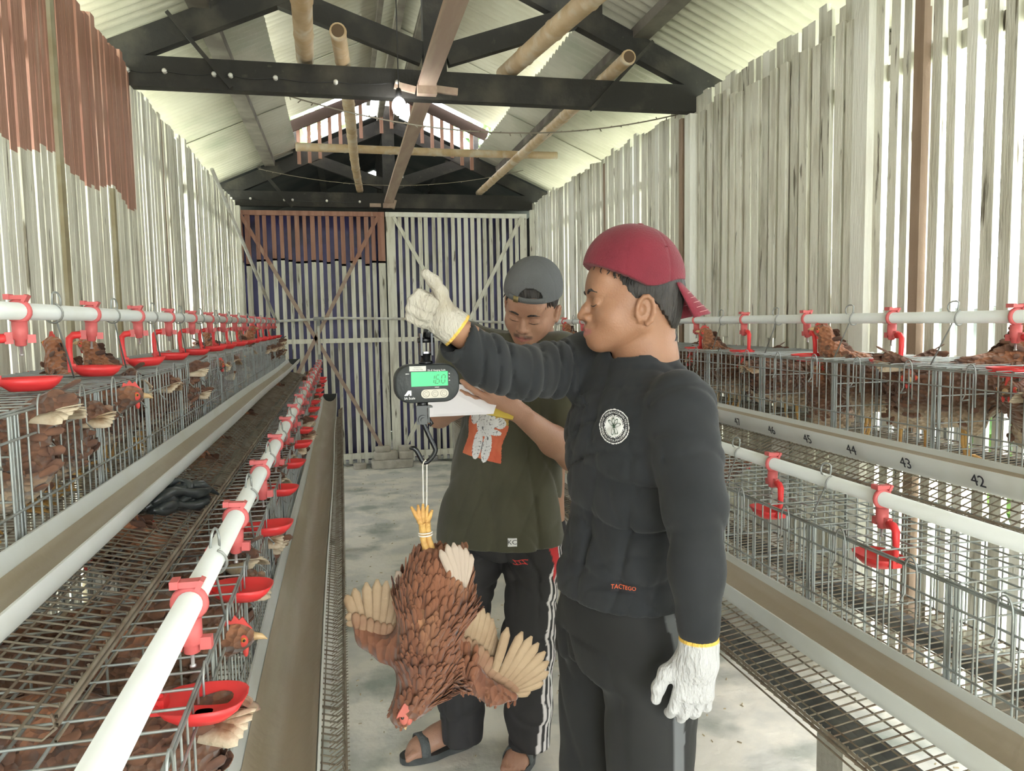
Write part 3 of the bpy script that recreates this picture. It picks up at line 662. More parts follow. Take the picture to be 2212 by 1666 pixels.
        for i in range(3):
            a = s.a[i]; k = np.clip(P[:, i].astype(int), 0, len(a)-2); fr = P[:, i]-k; P[:, i] = a[k]*(1-fr)+a[k+1]*fr
        Q = []
        for ax in range(3):
            sl0 = [slice(1, n-1) for n in F.shape]; sl0[ax] = slice(0, F.shape[ax]-1); sl1 = list(sl0); sl1[ax] = slice(1, F.shape[ax])
            A = I[tuple(sl0)]; B = I[tuple(sl1)]; E = np.argwhere(A != B)
            if not len(E): continue
            st = A[tuple(E.T)]; off = [1, 1, 1]; off[ax] = 0; E = E+np.array(off); o1, o2 = [i for i in range(3) if i != ax]
            def cid(du, dv):
                e = E.copy(); e[:, o1] += du; e[:, o2] += dv; return idm[tuple(e.T)]
            q = np.stack([cid(-1, -1), cid(0, -1), cid(0, 0), cid(-1, 0)], 1)
            flip = st if ax != 1 else ~st
            q[~flip] = q[~flip][:, ::-1]; Q.append(q)
        Q = np.concatenate(Q); me = bpy.data.meshes.new(name)
        me.vertices.add(len(P)); me.vertices.foreach_set('co', P.astype(np.float32).ravel())
        me.loops.add(len(Q)*4); me.loops.foreach_set('vertex_index', Q.astype(np.int32).ravel())
        me.polygons.add(len(Q)); me.polygons.foreach_set('loop_start', np.arange(0, len(Q)*4, 4, dtype=np.int32)); me.polygons.foreach_set('loop_total', np.full(len(Q), 4, dtype=np.int32))
        me.polygons.foreach_set('use_smooth', np.ones(len(Q), bool)); me.update(); me.validate()
        s.P = P; return me
    def build(s, name, mats, parent=None, attrs=None, smooth=1, **kw):
        me = s.mesh(name)
        for m in (mats if isinstance(mats, (list, tuple)) else [mats]): me.materials.append(m)
        for k, fn in (attrs or {}).items():
            a = me.attributes.new(k, 'FLOAT', 'POINT'); a.data.foreach_set('value', np.clip(fn(s.P), 0, 1).astype(np.float32))
        o = link(name, me, parent, **kw)
        if smooth:
            md = o.modifiers.new('smooth', 'SMOOTH'); md.factor = .5; md.iterations = smooth
        return o
def ax(lo, hi, h, fine=None):
    """axis samples; fine=(lo, hi, step)"""
    if not fine: return np.arange(lo, hi+h, h)
    a, b, f = fine; return np.concatenate([np.arange(lo, a-1e-6, h), np.arange(a, b, f), np.arange(b, hi+h, h)])
def sstep(x, a, b): t = np.clip((x-a)/(b-a), 0, 1); return t*t*(3-2*t)
# ================================================================ hens
m_hen = mat('brown hen feathers', (.20, .09, .05), (.11, .05, .03), 22, .4, .65, (1, 2.2, 1), rough=.8, bump=1.5, vor=70, bstretch=(1, .55, 1.2), attr=('cream', 'dark', 'neck'), acol=((.66, .52, .36), (.11, .05, .035), (.38, .15, .07)), sheen=.2)
m_plume = mat('soft brown feathers', (.195, .092, .055), (.10, .05, .036), 24, .4, .65, (1, 1, 1), rough=.9, sheen=.1, col3=(.50, .40, .29), s3=9, lo3=.57, hi3=.68)
m_featc = mat('cream tail feathers', (.60, .50, .37), (.33, .19, .10), 30, .5, .7, (1, .4, 1), rough=.8, bump=.5)
m_comb = mat('red comb', (.62, .06, .05), rough=.55)
m_beak = mat('horn beak', (.55, .38, .20), rough=.4)
m_hleg = mat('yellow hen leg', (.68, .42, .13), (.55, .3, .1), 40, rough=.6, bump=.4, bscale=120)
m_eye = mat('dark eye', (.02, .015, .01), rough=.15)
m_eyeo = mat('orange iris', (.6, .25, .05), rough=.3)
def blade_to(g, a, b, n, w, sag=.0, curl=.2):
    a = Vector(a); b = Vector(b); d = b-a; s_ = d.cross(Vector(n)).normalized(); m = Vector(n).normalized(); rows = []
    for i in range(9):
        u = i/8; ww = w*(.45+.55*math.sin(min(1, u*1.2)*PI*.6))*(1 if u < .85 else math.sqrt(max(.03, 1-((u-.85)/.155)**2))); c = a+d*u+m*sag*math.sin(u*PI)
        rows.append([c-s_*ww, c-s_*ww*.3+m*ww*curl, c+s_*ww*.4+m*ww*curl, c+s_*ww])
    g.sheet(rows, .0010)
def plumage(S, parent, m, n, L, w, tail, ok, seed, name='plumage', lift=.25):
    rnd = random.Random(seed); g = MB(); P = S.P; k = 0; cen = P.mean(0)
    F = S.F; 
    while k < n:
        p = P[rnd.randrange(len(P))]; k += 1
        if not ok(p): continue
        ii = [min(max(int(np.searchsorted(S.a[i], p[i])), 1), len(S.a[i])-2) for i in range(3)]
        nn = Vector([float(F[tuple(ii[j]+(1 if j == i else 0) for j in range(3))]-F[tuple(ii[j]-(1 if j == i else 0) for j in range(3))]) for i in range(3)])
        if nn.length < 1e-6: continue
        nn.normalize(); d = Vector(tail)-nn*Vector(tail).dot(nn)
        if d.length < .2: continue
        d = (d.normalized()+nn*lift*rnd.uniform(.3, 1)+Vector([rnd.uniform(-.16, .16) for _ in range(3)])).normalized()
        blade_to(g, Vector(p)-nn*.004, Vector(p)+d*L*rnd.uniform(.7, 1.2), nn, w*rnd.uniform(.8, 1.1))
    if g.v: g.build(name, m, parent)
def hen_proto(kind, seed):
    """kind: 0 standing tall, 1 leaning to the trough with tail back, 2 crouching; body along +x (head at +x)"""
    rnd = random.Random(seed)
    hd = {0: V(.15, .005, .385), 1: V(.235, .0, .27), 2: V(.12, .02, .275)}[kind]; nb = {0: V(.085, 0, .26), 1: V(.11, 0, .225), 2: V(.075, 0, .185)}[kind]; by = {0: .20, 1: .195, 2: .13}[kind]
    tl = {0: V(-.20, 0, .30), 1: V(-.20, 0, .27), 2: V(-.20, 0, .20)}[kind]
    S = SDF(ax(-.27, .31, .0055), ax(-.13, .13, .0055), ax(-.01, .46, .0055)); th = .5 if kind == 0 else .15
    R = rotm((math.cos(th), 0, math.sin(th)), (0, 0, 1))
    S.ell((-.01, 0, by), (.078, .145, .088), R, .03); S.ell((.045, 0, by+.02), (.068, .08, .075), R, .03); S.ell((-.10, 0, by-.005), (.06, .085, .065), R, .04)
    for sg in (-1, 1): S.ell((-.03, sg*.055, by+.012), (.030, .12, .058), rotm((-1, 0, .12), (0, 0, 1)), .012); S.ell((.02, sg*.035, by-.07), (.032, .045, .05), None, .03)
    n1 = nb.lerp(hd, .5)+V(.012, 0, .0); S.chain([V(.03, 0, by+.03), nb, n1, hd], [.07, .052, .034, .023], .03)
    fw = (hd-n1).normalized(); fw = (fw*.3+V(1, .25*(-1)**seed, -.15 if kind else .0)).normalized()
    S.ell(hd+fw*.008, (.021, .031, .023), rotm(fw, (0, 0, 1)), .015)
    S.chain([V(-.10, 0, by+.02), tl], [.055, .022], .04, flat=((0, 1, 0), .6))
    nm = lambda P: np.sin(P[:, 0]*310+P[:, 2]*120)*.12+np.sin(P[:, 1]*260-P[:, 2]*190)*.12
    cx, cz = hd.x, hd.z
    o = S.build('hen', m_hen, None, {'cream': lambda P: sstep(by-.035-P[:, 2]+.03*nm(P), -.02, .05)*.8+.35*sstep(nm(P), .12, .3)*(P[:, 2] < by+.04), 'dark': lambda P: sstep(nm(P), .05, .2)*.5*(P[:, 0] < .05), 'neck': lambda P: sstep(P[:, 2], by+.06, by+.12)*(P[:, 0] > 0)}, 1)
    up = V(0, 0, 1); rt = fw.cross(up).normalized(); hc = hd+fw*.008
    g = MB(); prof = [(-.02, .018), (-.016, .034), (-.008, .030), (-.002, .040), (.005, .031), (.011, .036), (.018, .024), (.026, .014), (.0, .012)]
    g.prism([hc+fw*a+up*b for a, b in prof], rt, -.0022, .0044); g.build('comb', m_comb, o)
    g = MB()
    for sg in (-1, 1): g.ell(hc+fw*.014+rt*sg*.007-up*.022, (.005, .004, .011)); g.ell(hc+fw*.010+rt*sg*.0175, (.010, .006, .011))
    g.build('wattle_and_face', m_comb, o)
    g = MB(); g.tube([hc+fw*.024, hc+fw*.040-up*.002, hc+fw*.050-up*.008], [.0085, .0055, .001], 8); g.build('beak', m_beak, o)
    for sg in (-1, 1): g = MB(); g.mi = 0; g.ell(hc+fw*.012+rt*sg*.0215+up*.003, (.0045, .0045, .0045)); g.mi = 1; g.ell(hc+fw*.013+rt*sg*.0245+up*.003, (.0025, .0025, .0025)); g.build('eye', [m_eyeo, m_eye], o)
    plumage(S, o, m_plume, 190, .040, .0085, V(-1, 0, .15), lambda p: p[2] > by-.09 and not (p[0] > hd.x-.012 and p[2] > hd.z-.03), seed, lift=.10)
    def blade(g, a, d, n, L, w):
        a = Vector(a); d = Vector(d).normalized(); n = Vector(n); s_ = d.cross(n).normalized(); rows = []
        for i in range(7):
            u = i/6; ww = w*(.35+.65*math.sin(min(1, u*1.25)*PI*.62))*(1 if u < .8 else math.sqrt(max(.02, 1-((u-.8)/.22)**2))); c = a+d*L*u-V(0, 0, .02*u*u)
            rows.append([c-s_*ww, c+n.normalized()*ww*.2, c+s_*ww])
        g.sheet(rows, .0012)
    g = MB()
    for i in range(9):
        t = (i-4)/4; blade(g, V(tl.x+.05, t*.016, tl.z-.035), V(-.9, t*.28, .45-.2*abs(t)), V(.2, t*.9, .8), .105-.02*abs(t), .012)
    g.build('tail_feathers', m_featc, o)
    for sg in (-1, 1):
        g = MB()
        for i in range(7): blade(g, V(.0-.012*i, sg*(.078-.002*i), by+.02-.007*i), V(-1, -sg*.08, .10+.02*i-(.1 if kind == 2 else 0)), V(0, sg, .15), .13-.005*i, .013)
        g.build('wing_feathers', m_featc if False else m_hen, o)
    for sg in (-1, 1):
        g = MB(); kn = V(.0, sg*.038, by-.10); an = V(.012 if kind != 2 else .03, sg*.04, .012)
        g.tube([kn+V(0, 0, .03), kn, (kn+an)/2+V(-.006, 0, 0), an], [.012, .0075, .0055, .006], 8)
        for a in (-.5, 0, .5, PI): L = .045 if a < 3 else .02; g.tube([an, an+V(math.cos(a)*L*.6, math.sin(a)*L*.6, -.002), an+V(math.cos(a)*L, math.sin(a)*L, -.010)], [.005, .004, .0018], 6)
        g.build('leg', m_hleg, o)
    return o
protos = [hen_proto(0, 1), hen_proto(1, 2), hen_proto(2, 3), hen_proto(1, 4)]
ptrees = [tree_of(o) for o in protos]; pused = [False]*4
def put_hen(k, x, y, z, rz, sc, label, group):
    if not pused[k]: h = protos[k]; pused[k] = True
    else: h = copy_tree(None, ptrees[k])
    h.location = (x, y, z); h.rotation_euler = (0, 0, rz); h.scale = (sc, sc, sc); tag(h, label, 'hen', group)
rh = random.Random(21)
POSE = ['standing tall', 'with raised tail', 'crouching', 'leaning forward']
for nm, D in TIERS.items():
    xf, xb, zt, zb = D['cage']; s = D['s']; pit = D['pipe'][3]; mid = (xf+xb)/2
    for c in range(D['ncell']):
        y = D['ys']+(c+.5)*pit; skip = False
        if nm == 'lower right' and y < 2.55: continue
        if nm == 'lower right' and rh.random() < .15: continue
        if y > 7.3 or y < (.75 if nm == 'lower left' else 1.15): continue
        for j in range(2):
            r = rh.random(); back = rh.random() < (.75 if 'left' in nm else .45)      # tail towards the aisle
            tow = 0 if s < 0 else PI
            rz = tow+(PI if back else 0)+rh.uniform(-.5, .5)+(.6 if j else -.6)*(0.5)
            k = rh.choice([1, 1, 2, 3]) if (j or r < .6) else 0
            if nm == 'upper left' and c in (1, 3, 4) and j == 0: k = 0
            if nm == 'upper right' and c in (0, 2, 3, 5, 9) and j == 0: k = 0
            yy = y+(.098 if j else -.098)+rh.uniform(-.01, .01); xx = mid+rh.uniform(-.02, .02)-(.02*math.cos(rz) if k != 2 else 0)-(.01 if s > 0 else -.01)
            z0 = zb+.012; sc = rh.uniform(.86, .95)*(1.06 if k == 0 else 1)
            fac = 'facing out' if not back else 'facing in'
            put_hen(k, xx, yy, z0, rz, sc, 'brown hen %s %s, %s %s cell, %s half' % (POSE[k], fac, ORD[c], nm, 'far' if j else 'near'), 'hens in the %s cages' % nm)
# ================================================================ people
from mathutils.bvhtree import BVHTree
m_skinA = mat('skin', (.33, .170, .100), (.29, .14, .08), 14, .4, .7, rough=.5, bump=.15, bscale=260, sub=.12, attr=('lip', 'dk'), acol=((.33, .13, .105), (.06, .035, .025)))
m_skinB = mat('lighter skin', (.39, .215, .145), (.34, .175, .115), 14, .4, .7, rough=.5, bump=.15, bscale=260, sub=.12, attr=('lip', 'dk'), acol=((.38, .15, .125), (.07, .045, .035)))
m_hair = mat('black hair', (.018, .015, .014), (.04, .033, .03), 60, .4, .7, (1, 1, .3), rough=.55, bump=.8, bscale=140, bstretch=(1, 1, .25))
m_shirtA = mat('black cotton', (.013, .015, .018), (.018, .020, .024), 9, rough=.9, bump=.25, bscale=14, sheen=.08)
m_pantsA = mat('black track trousers', (.012, .0125, .0135), rough=.8, bump=.2, bscale=10, sheen=.06, attr=('stripe',), acol=((.14, .147, .155),))
m_shirtB = mat('olive cotton', (.060, .058, .036), (.070, .067, .043), 9, rough=.95, bump=.25, bscale=14, sheen=.2)
m_pantsB = mat('charcoal track trousers', (.020, .019, .021), (.026, .024, .026), 6, rough=.8, bump=.2, bscale=12, attr=('stripe', 'redp'), acol=((.68, .64, .64), (.55, .03, .035)))
m_glove = mat('white knitted cotton glove', (.50, .47, .41), (.38, .34, .27), 16, .45, .7, rough=.95, bump=.9, bscale=150, bstretch=(1, 1, .35), attr=('yel',), acol=((.78, .50, .10),))
m_glove2 = mat('clean white knitted glove', (.56, .56, .57), (.50, .50, .50), 16, .45, .7, rough=.95, bump=.9, bscale=150, bstretch=(1, 1, .35), attr=('yel',), acol=((.78, .50, .10),))
m_capA = mat('maroon cap cloth', (.19, .014, .030), (.15, .012, .025), 10, rough=.85, bump=.25, bscale=300, sheen=.12)
m_capB = mat('grey cap cloth', (.11, .115, .12), (.14, .145, .15), 8, rough=.9, bump=.3, bscale=260)
m_sandal = mat('dark sandal', (.045, .05, .05), (.07, .075, .075), 20, rough=.7, bump=.3)
m_strap = mat('grey webbing strap', (.10, .11, .11), rough=.8, bump=.5, bscale=120)
m_nail = mat('nail', (.60, .40, .32), rough=.35)
m_white = mat('white print', (.75, .75, .75), rough=.7)
m_stitch = mat('pale stitching', (.55, .30, .30), rough=.8)
def loc(o, R):
    """head-local (right, forward, up) -> world"""
    return lambda x, y, z, s=1.0: np.array(o)+R @ (np.array([x, y, z])*s)
def head(S, o, R, sc, neck, fat=1.0):
    T = lambda x, y, z: np.array(o)+R @ (np.array([x, y, z])*sc)
    r = lambda *a: np.array(a)*sc
    S.ell(T(0, -.014, .040), r(.076, .096, .084), R, .02)
    S.ell(T(0, .028, -.02), r(.064*fat, .062, .075), R, .03*sc)
    for g in (-1, 1):
        S.cone(T(g*.050*fat, -.005, -.040), T(g*.016, .064, -.076), .020*sc, .016*sc, .03)
        S.ell(T(g*.037*fat, .056, -.028), r(.024, .024, .026), R, .02)
    S.ell(T(0, .071, -.079), r(.024, .019, .017), R, .02)
    S.ell(T(0, .060, -.057), r(.036, .030, .028), R, .02)
    S.cone(T(-.032, .078, .024), T(.032, .078, .024), .011*sc, .011*sc, .015)
    S.ell(T(0, .070, .050), r(.055, .025, .035), R, .03)
    for g in (-1, 1):
        S.ell(T(g*.032, .099, .004), r(.019, .014, .010), R, .010, 'sub')
        S.ell(T(g*.032, .0765, .002), r(.0150, .0140, .0135), R, .003)
        S.cone(T(g*.019, .090, -.0045), T(g*.045, .083, -.003), .0022*sc, .0018*sc, .004)
    S.chain([T(0, .086, .012), T(0, .098, -.010), T(0, .1065, -.026)], [.0075*sc, .0085*sc, .0105*sc], .008)
    for g in (-1, 1): S.ell(T(g*.0135, .096, -.030), r(.0085, .010, .008), R, .007); S.ell(T(g*.0075, .101, -.0395), r(.004, .005, .004), R, .003, 'sub')
    S.ell(T(0, .086, -.050), r(.022, .011, .012), R, .012)
    S.chain([T(-.023, .082, -.0570), T(-.008, .0955, -.0525), T(0, .0955, -.0535), T(.008, .0955, -.0525), T(.023, .082, -.0570)], [.003*sc, .0055*sc, .0050*sc, .0055*sc, .003*sc], .004)
    S.chain([T(-.019, .082, -.0625), T(0, .0945, -.0655), T(.019, .082, -.0625)], [.0035*sc, .0068*sc, .0035*sc], .004)
    S.chain([T(-.022, .086, -.0628), T(0, .1005, -.0632), T(.022, .086, -.0628)], [.0012*sc]*3, .002, op='sub') if False else None
    for g in (-1, 1):
        a = .25; S.cone(T(g*.070, -.002, -.022), T(g*.074, -.012, .0), .010*sc, .010*sc, .012)
        E = [T(g*(.076+.010*(math.cos(t)*-.5+.5)), -.012+.016*math.cos(t), -.012+.029*math.sin(t)) for t in [PI*.9-i*PI/6 for i in range(9)]]
        E = [T(g*(.074+.012*max(0, math.sin(t*.5+.3))), -.010-.019*math.sin(t)*.9, -.014-.029*math.cos(t)) for t in [.3+i*(5.3/10) for i in range(11)]]
        S.chain(E, [.0052*sc]*3+[.0042*sc]*8, .003); S.ell(T(g*.077, -.012, -.012), r(.0045, .016, .024), R, .006)
        S.ell(T(g*.0825, -.004, -.014), r(.005, .007, .011), R, .003, 'sub')
    nb = np.array(neck); S.cone(T(0, -.030, -.030), nb, .048*sc*fat, .054*sc*fat, .02); S.cone(T(0, -.04, .0), nb-(R @ np.array([0, .012, 0])), .045*sc*fat, .055*sc, .03)
    return T
def lipmask(o, R, sc):
    def fn(P):
        q = ((P-np.array(o)) @ R)/sc; x, y, z = q.T; b = -.0625-.10*np.abs(x)*0
        return (y > .07)*sstep(.0105-np.abs(z+.0592)-.22*np.abs(x)**1.0*1.0, -.001, .002)*(np.abs(x) < .026)
    return fn
def hand(S, w, d, n, sc=1, grow=0, curl=((.2, .3, .2),)*4, thumb=None, side=1, spread=.06, k=.006):
    """w wrist, d finger direction, n palm normal (the way the palm faces), side=+1 thumb along d x n"""
    d = Vector(d).normalized(); n = Vector(n); n = (n-d*n.dot(d)).normalized(); t = d.cross(n).normalized()*side; w = Vector(w)
    A = lambda a, b, c: w+(d*a+t*b+n*c)*sc
    S.cone(A(-.02, 0, 0), A(.03, .004, 0), (.026+grow), (.030*sc+grow), .02, flat=(n, .72))
    for b in (.024, .008, -.009, -.025): S.cone(A(.022, b*.7, 0), A(.085-abs(b-.006)*.25, b, 0), .015*sc+grow, .0115*sc+grow, .012)
    S.cone(A(.02, .02, .008), A(.05, .030, .010), .017*sc+grow, .014*sc+grow, .014)
    tips = []
    for f, (b, L) in enumerate(((.027, (.042, .026, .021)), (.0085, (.046, .030, .022)), (-.010, (.043, .028, .021)), (-.027, (.034, .021, .018)))):
        p = A(.086-abs(b-.006)*.3, b, 0); ang = 0; pts = [p]; sp = spread*(b/.027)
        for l, c in zip(L, curl[f]):
            ang += c; dd = (d*math.cos(ang)+n*math.sin(ang)+t*sp*math.cos(ang)).normalized(); p = p+dd*l*sc; pts.append(p)
        rr = [r*sc+grow for r in ((.0100, .0088, .0080, .0068) if f < 3 else (.0088, .0076, .0068, .0060))]
        S.chain(pts, rr, k); tips.append(pts)
    th = thumb or ((.6, .75, .35), (.75, .55, .40), (.9, .25, .3)); p = A(.020, .026, .006); pts = [p]
    for (a, b, c), l in zip(th, (.040, .033, .026)): p = p+(d*a+t*b+n*c).normalized()*l*sc; pts.append(p)
    S.chain(pts, [.0145*sc+grow, .0115*sc+grow, .0098*sc+grow, .0080*sc+grow], .010); tips.append(pts); return tips
def creases(seed, amp, fx, st=(1, 1, 1)):
    rnd = random.Random(seed); W = [(Vector((rnd.uniform(-1, 1), rnd.uniform(-1, 1), rnd.uniform(-.8, .8))).normalized()*fx*rnd.uniform(.6, 1.4), rnd.uniform(0, 6)) for _ in range(3)]
    def fn(X, Y, Z, th=None):
        X = X*st[0]; Y = Y*st[1]; Z = Z*st[2]; d = 0
        for w, p in W:
            u = w.x*X+w.y*Y+w.z*Z+p+1.6*np.sin((w.y*X+w.z*Y+w.x*Z)*.45+p); m = .5+.5*np.sin((w.z*X+w.x*Y-w.y*Z)*.55+2*p); d = d+m*(1-np.abs(np.sin(u)))**3
        return amp*d
    return fn
def folds(seed, amp, fx, lo=None):
    rnd = random.Random(seed); W = [(Vector((rnd.uniform(-1, 1), rnd.uniform(-1, 1), rnd.uniform(-.5, .5))).normalized()*fx*rnd.uniform(.6, 1.5), rnd.uniform(0, 6), rnd.uniform(.5, 1)) for _ in range(6)]
    def fn(X, Y, Z, th=None):
        d = 0
        for w, p, a in W:
            u = np.sin(w.x*X+w.y*Y+w.z*Z+p+1.2*np.sin((w.y*X+w.z*Y+w.x*Z)*.6+p)); d = d+a*(np.abs(u)**1.6*np.sign(u))
        return amp*d/2.2
    return fn
def bvh_of(*obs):
    vs = []; ps = []
    for o in obs:
        n = len(vs); vs += [v.co.copy() for v in o.data.vertices]; ps += [[i+n for i in p.vertices] for p in o.data.polygons]
    return BVHTree.FromPolygons(vs, ps)
def project(bv, c, x, n, u, v, up, off, far=.25):
    p = Vector(c)+x*u+up*v+n*far; h = bv.ray_cast(p, -n, far*2.5)
    return h[0]+n*off if h[0] is not None else None
def decal(bv, c, x, n, w, h, res, fn, mats, name, parent, off=.0022, **kw):
    x = Vector(x).normalized(); n = Vector(n).normalized(); up = n.cross(x).normalized(); x = up.cross(n); nu = int(w/res); nv = int(h/res); g = MB(); idx = {}; vs = []
    def vid(i, j):
        if (i, j) not in idx: idx[(i, j)] = len(vs); vs.append(project(bv, c, x, n, -w/2+w*i/nu, -h/2+h*j/nv, up, off))
        return idx[(i, j)]
    fs = []; ms = []
    for i in range(nu):
        for j in range(nv):
            m = fn((-w/2+w*(i+.5)/nu), (-h/2+h*(j+.5)/nv))
            if m < 0: continue
            f = (vid(i, j), vid(i+1, j), vid(i+1, j+1), vid(i, j+1))
            if any(vs[k] is None for k in f): continue
            fs.append(f); ms.append(m)
    vs = [v if v is not None else Vector(c) for v in vs]; g.v = [tuple(v) for v in vs]; g.f = fs; g.m = ms; g.sm = [True]*len(fs)
    return g.build(name, mats, parent, **kw)
def decal_text(bv, c, x, n, body, size, m, parent, off=.003, arc=None, name='lettering'):
    x = Vector(x).normalized(); n = Vector(n).normalized(); up = n.cross(x).normalized(); x = up.cross(n)
    o = text_mb(body, size, m, parent, Matrix.Identity(4), name, 0.0)
    for v in o.data.vertices:
        a, b = v.co.x, v.co.y
        if arc: th = PI/2-a/arc if arc > 0 else -PI/2+a/-arc; rr = abs(arc)+(b if arc > 0 else -b); a, b = rr*math.cos(th), rr*math.sin(th)
        q = project(bv, c, x, n, a, b, up, off); v.co = q if q is not None else Vector(c)
    return o
def brim(T, R, a0, rim, L, w, droop, m, parent, th=.003, flip=1, stitch=None):
    """cap visor: a0 +1 front / -1 back of the head"""
    rows = []
    def pt(u, v):
        x = w*math.sin(u*1.25)*(1-.10*v); y0 = rim[0]*math.cos(u*1.05); y = a0*(y0+L*v*math.cos(u*1.15)**.6); z = rim[1]-droop*v-(.022*(u*u))*(.6+.4*v)
        return V(*T(x, y, z))
    for i in range(17): u = -1+i/8; rows.append([pt(u, j/8) for j in range(9)])
    g = MB(); g.sheet(rows, th*flip); o = g.build('visor', m, parent)
    if stitch:
        g = MB()
        for k in range(5): v = .3+.16*k; g.tube([pt(-.85+1.7*i/20, v)+V(0, 0, .0) for i in range(21)], .0009, 4)
        g.build('visor_stitching', stitch, o)
    return o
# ---------------------------------------------------------------- person A, black long-sleeved shirt
pa = thing('person', 'man in maroon backwards cap and black long-sleeved shirt, holding up the hanging scale', 'person', (.58, 1.46, 0))
AO = V(.58, 1.46, 0)
class Rel:   # children are modelled in world space and shifted to their person
    pass
def done(o, O): o.location = -O; return o
vA = V(.376, .926, 0); lA = V(-.926, .376, 0)
def dirA(a): return (lA*math.cos(a)-vA*math.sin(a)).normalized()
fT = dirA(math.radians(38)); rT = V(fT.y, -fT.x, 0)     # torso forward, and towards his right
cT = at(1374, 800, D=1.56); cT.z = 0
shR = at(1268, 768, D=1.68); shL = at(1472, 868, D=1.43)
pel = at(1352, 1330, D=1.56); pel.z = 0
elR = at(1122, 806, D=1.49); wrR = at(984, 712, D=1.39)
elL = at(1500, 1095, D=1.355); wrL = at(1509, 1372, D=1.335)
fistc = at(940, 668, D=1.385)
fh = dirA(math.radians(14)); fh = (fh+V(0, 0, .05)).normalized(); RA = rotm(fh, (.03, .03, 1)); hA = at(1364, 660, D=1.545); SA = .935
neckA = at(1392, 775, D=1.56)
S = SDF(ax(-.05, .95, .0055, (.40, .76, .0022)), ax(1.1, 1.85, .0055, (1.33, 1.66, .0022)), ax(-.01, 1.72, .0060, (1.34, 1.66, .0022)))
TA = head(S, hA, RA, SA, neckA)
S.loft([(pel.x, pel.y, .76, .10, .08, math.atan2(-rT.y, -rT.x)), (cT.x, cT.y, 1.1, .13, .09, math.atan2(-rT.y, -rT.x)), (cT.x, cT.y, 1.25, .12, .08, math.atan2(-rT.y, -rT.x)), (cT.x, cT.y, 1.33, .06, .055, math.atan2(-rT.y, -rT.x))], .03)
S.cone(neckA, V(cT.x, cT.y, 1.28), .057, .075, .03)
S.chain([V(cT.x, cT.y, 1.27), shR+V(0, 0, -.015), elR, wrR], [.045, .036, .034, .026], .02); S.chain([V(cT.x, cT.y, 1.28), shL, elL, wrL], [.045, .040, .036, .026], .02)
hipL = pel-rT*.088+V(0, 0, .84); hipR = pel+rT*.088+V(0, 0, .84)
ftL = pel-rT*.10+V(0, 0, .06); ftR = pel+rT*.10+V(0, 0, .06)
for h_, f_ in ((hipL, ftL), (hipR, ftR)): kn = h_.lerp(f_, .5)+fT*.01; S.chain([h_-V(0, 0, .06), kn, f_], [.055, .045, .035], .03); S.cone(f_+V(0, 0, -.02), f_+fT*.14+V(0, 0, -.03), .035, .028, .02)
def cheek(P):
    return lipmask(hA, RA, SA)(P)
def nost(o, R, sc, must=0):
    def fn(P):
        q = ((P-np.array(o)) @ R)/sc; x, y, z = q.T
        n_ = np.exp(-(((np.abs(x)-.0075)/.0035)**2+((y-.101)/.005)**2+((z+.041)/.0025)**2))*.8
        if must: n_ = np.maximum(n_, .75*sstep(.0062-np.abs(z+.0505+.25*np.abs(x)-.002), -.003, .003)*sstep(.034-np.abs(x), 0, .008)*(y > .068)*(.45+.55*sstep(np.abs(x), .002, .012))); n_ = np.maximum(n_, .28*(np.abs(x) < .014)*sstep(y, .075, .085)*sstep(.008-np.abs(z+.090), -.004, .004))
        return n_
    return fn
handR_d = (at(893, 672, D=1.385)-at(962, 695, D=1.385)).normalized()
body = S.build('body', m_skinA, pa, {'lip': lipmask(hA, RA, SA), 'dk': nost(hA, RA, SA)}, 1); done(body, AO)
# brows, lashes, hair
def strip(T, pts, r, m, name, parent, O, n=6):
    g = MB(); g.tube([V(*T(*p)) for p in pts], r, n); return done(g.build(name, m, parent), O)
def brows_eyes(T, parent, O, sc, bv=None):
    T0 = T; n0 = V(*(T0(0, 1, 0)-T0(0, 0, 0))).normalized()
    def T(x, y, z):
        h = bv.ray_cast(V(*T0(x, .2, z)), -n0, .3); return np.array(h[0]) if h[0] is not None else T0(x, y, z)
    for g in (-1, 1):
        strip(T, [(g*.014, .0955, .0215), (g*.024, .0955, .0260), (g*.036, .0900, .0270), (g*.048, .0790, .0215)], [.0024*sc, .0036*sc, .0032*sc, .0012*sc], m_hair, 'eyebrow', parent, O)
        strip(T, [(g*.0185, .0865, -.0040), (g*.026, .0905, -.0062), (g*.034, .0898, -.0066), (g*.0455, .0815, -.0035)], [.0006*sc, .0013*sc, .0014*sc, .0007*sc], m_hair, 'eyelashes', parent, O)
brows_eyes(TA, pa, AO, SA, bvh_of(body))
def capsurf(S, T, R, sc, c, r, plane, k=.004):
    S.ell(T(*c), np.array(r)*sc, R, k)
def cut(S, fn): S.F[:] = np.maximum(S.F, fn().astype(np.float32)); return S
def grid3(S): return S.a[0][:, None, None], S.a[1][None, :, None], S.a[2][None, None, :]
def local(S, o, R, sc):
    X, Y, Z = grid3(S); X = X-o[0]; Y = Y-o[1]; Z = Z-o[2]; return [(X*R[0, i]+Y*R[1, i]+Z*R[2, i])/sc for i in range(3)]
def box_axes(o, h, r): return [np.arange(o[i]-r, o[i]+r, h) for i in range(3)]
S = SDF(*box_axes(hA, .0026, .17)); S.ell(TA(0, -.016, .038), np.array([.0785, .0985, .086])*SA, RA, .01); S.ell(TA(0, -.045, -.015), np.array([.064, .062, .06])*SA, RA, .02)
x, y, z = local(S, hA, RA, SA); nz = .004*np.sin(x*300)*np.sin(y*260+z*200)
edge = np.maximum(np.maximum(y-.062-.2*z+nz, -(z+.050)+nz), -(z-.008-1.3*np.clip(y-.012, 0, .2)+1.1*np.clip(-y-.03, 0, .05)+nz))
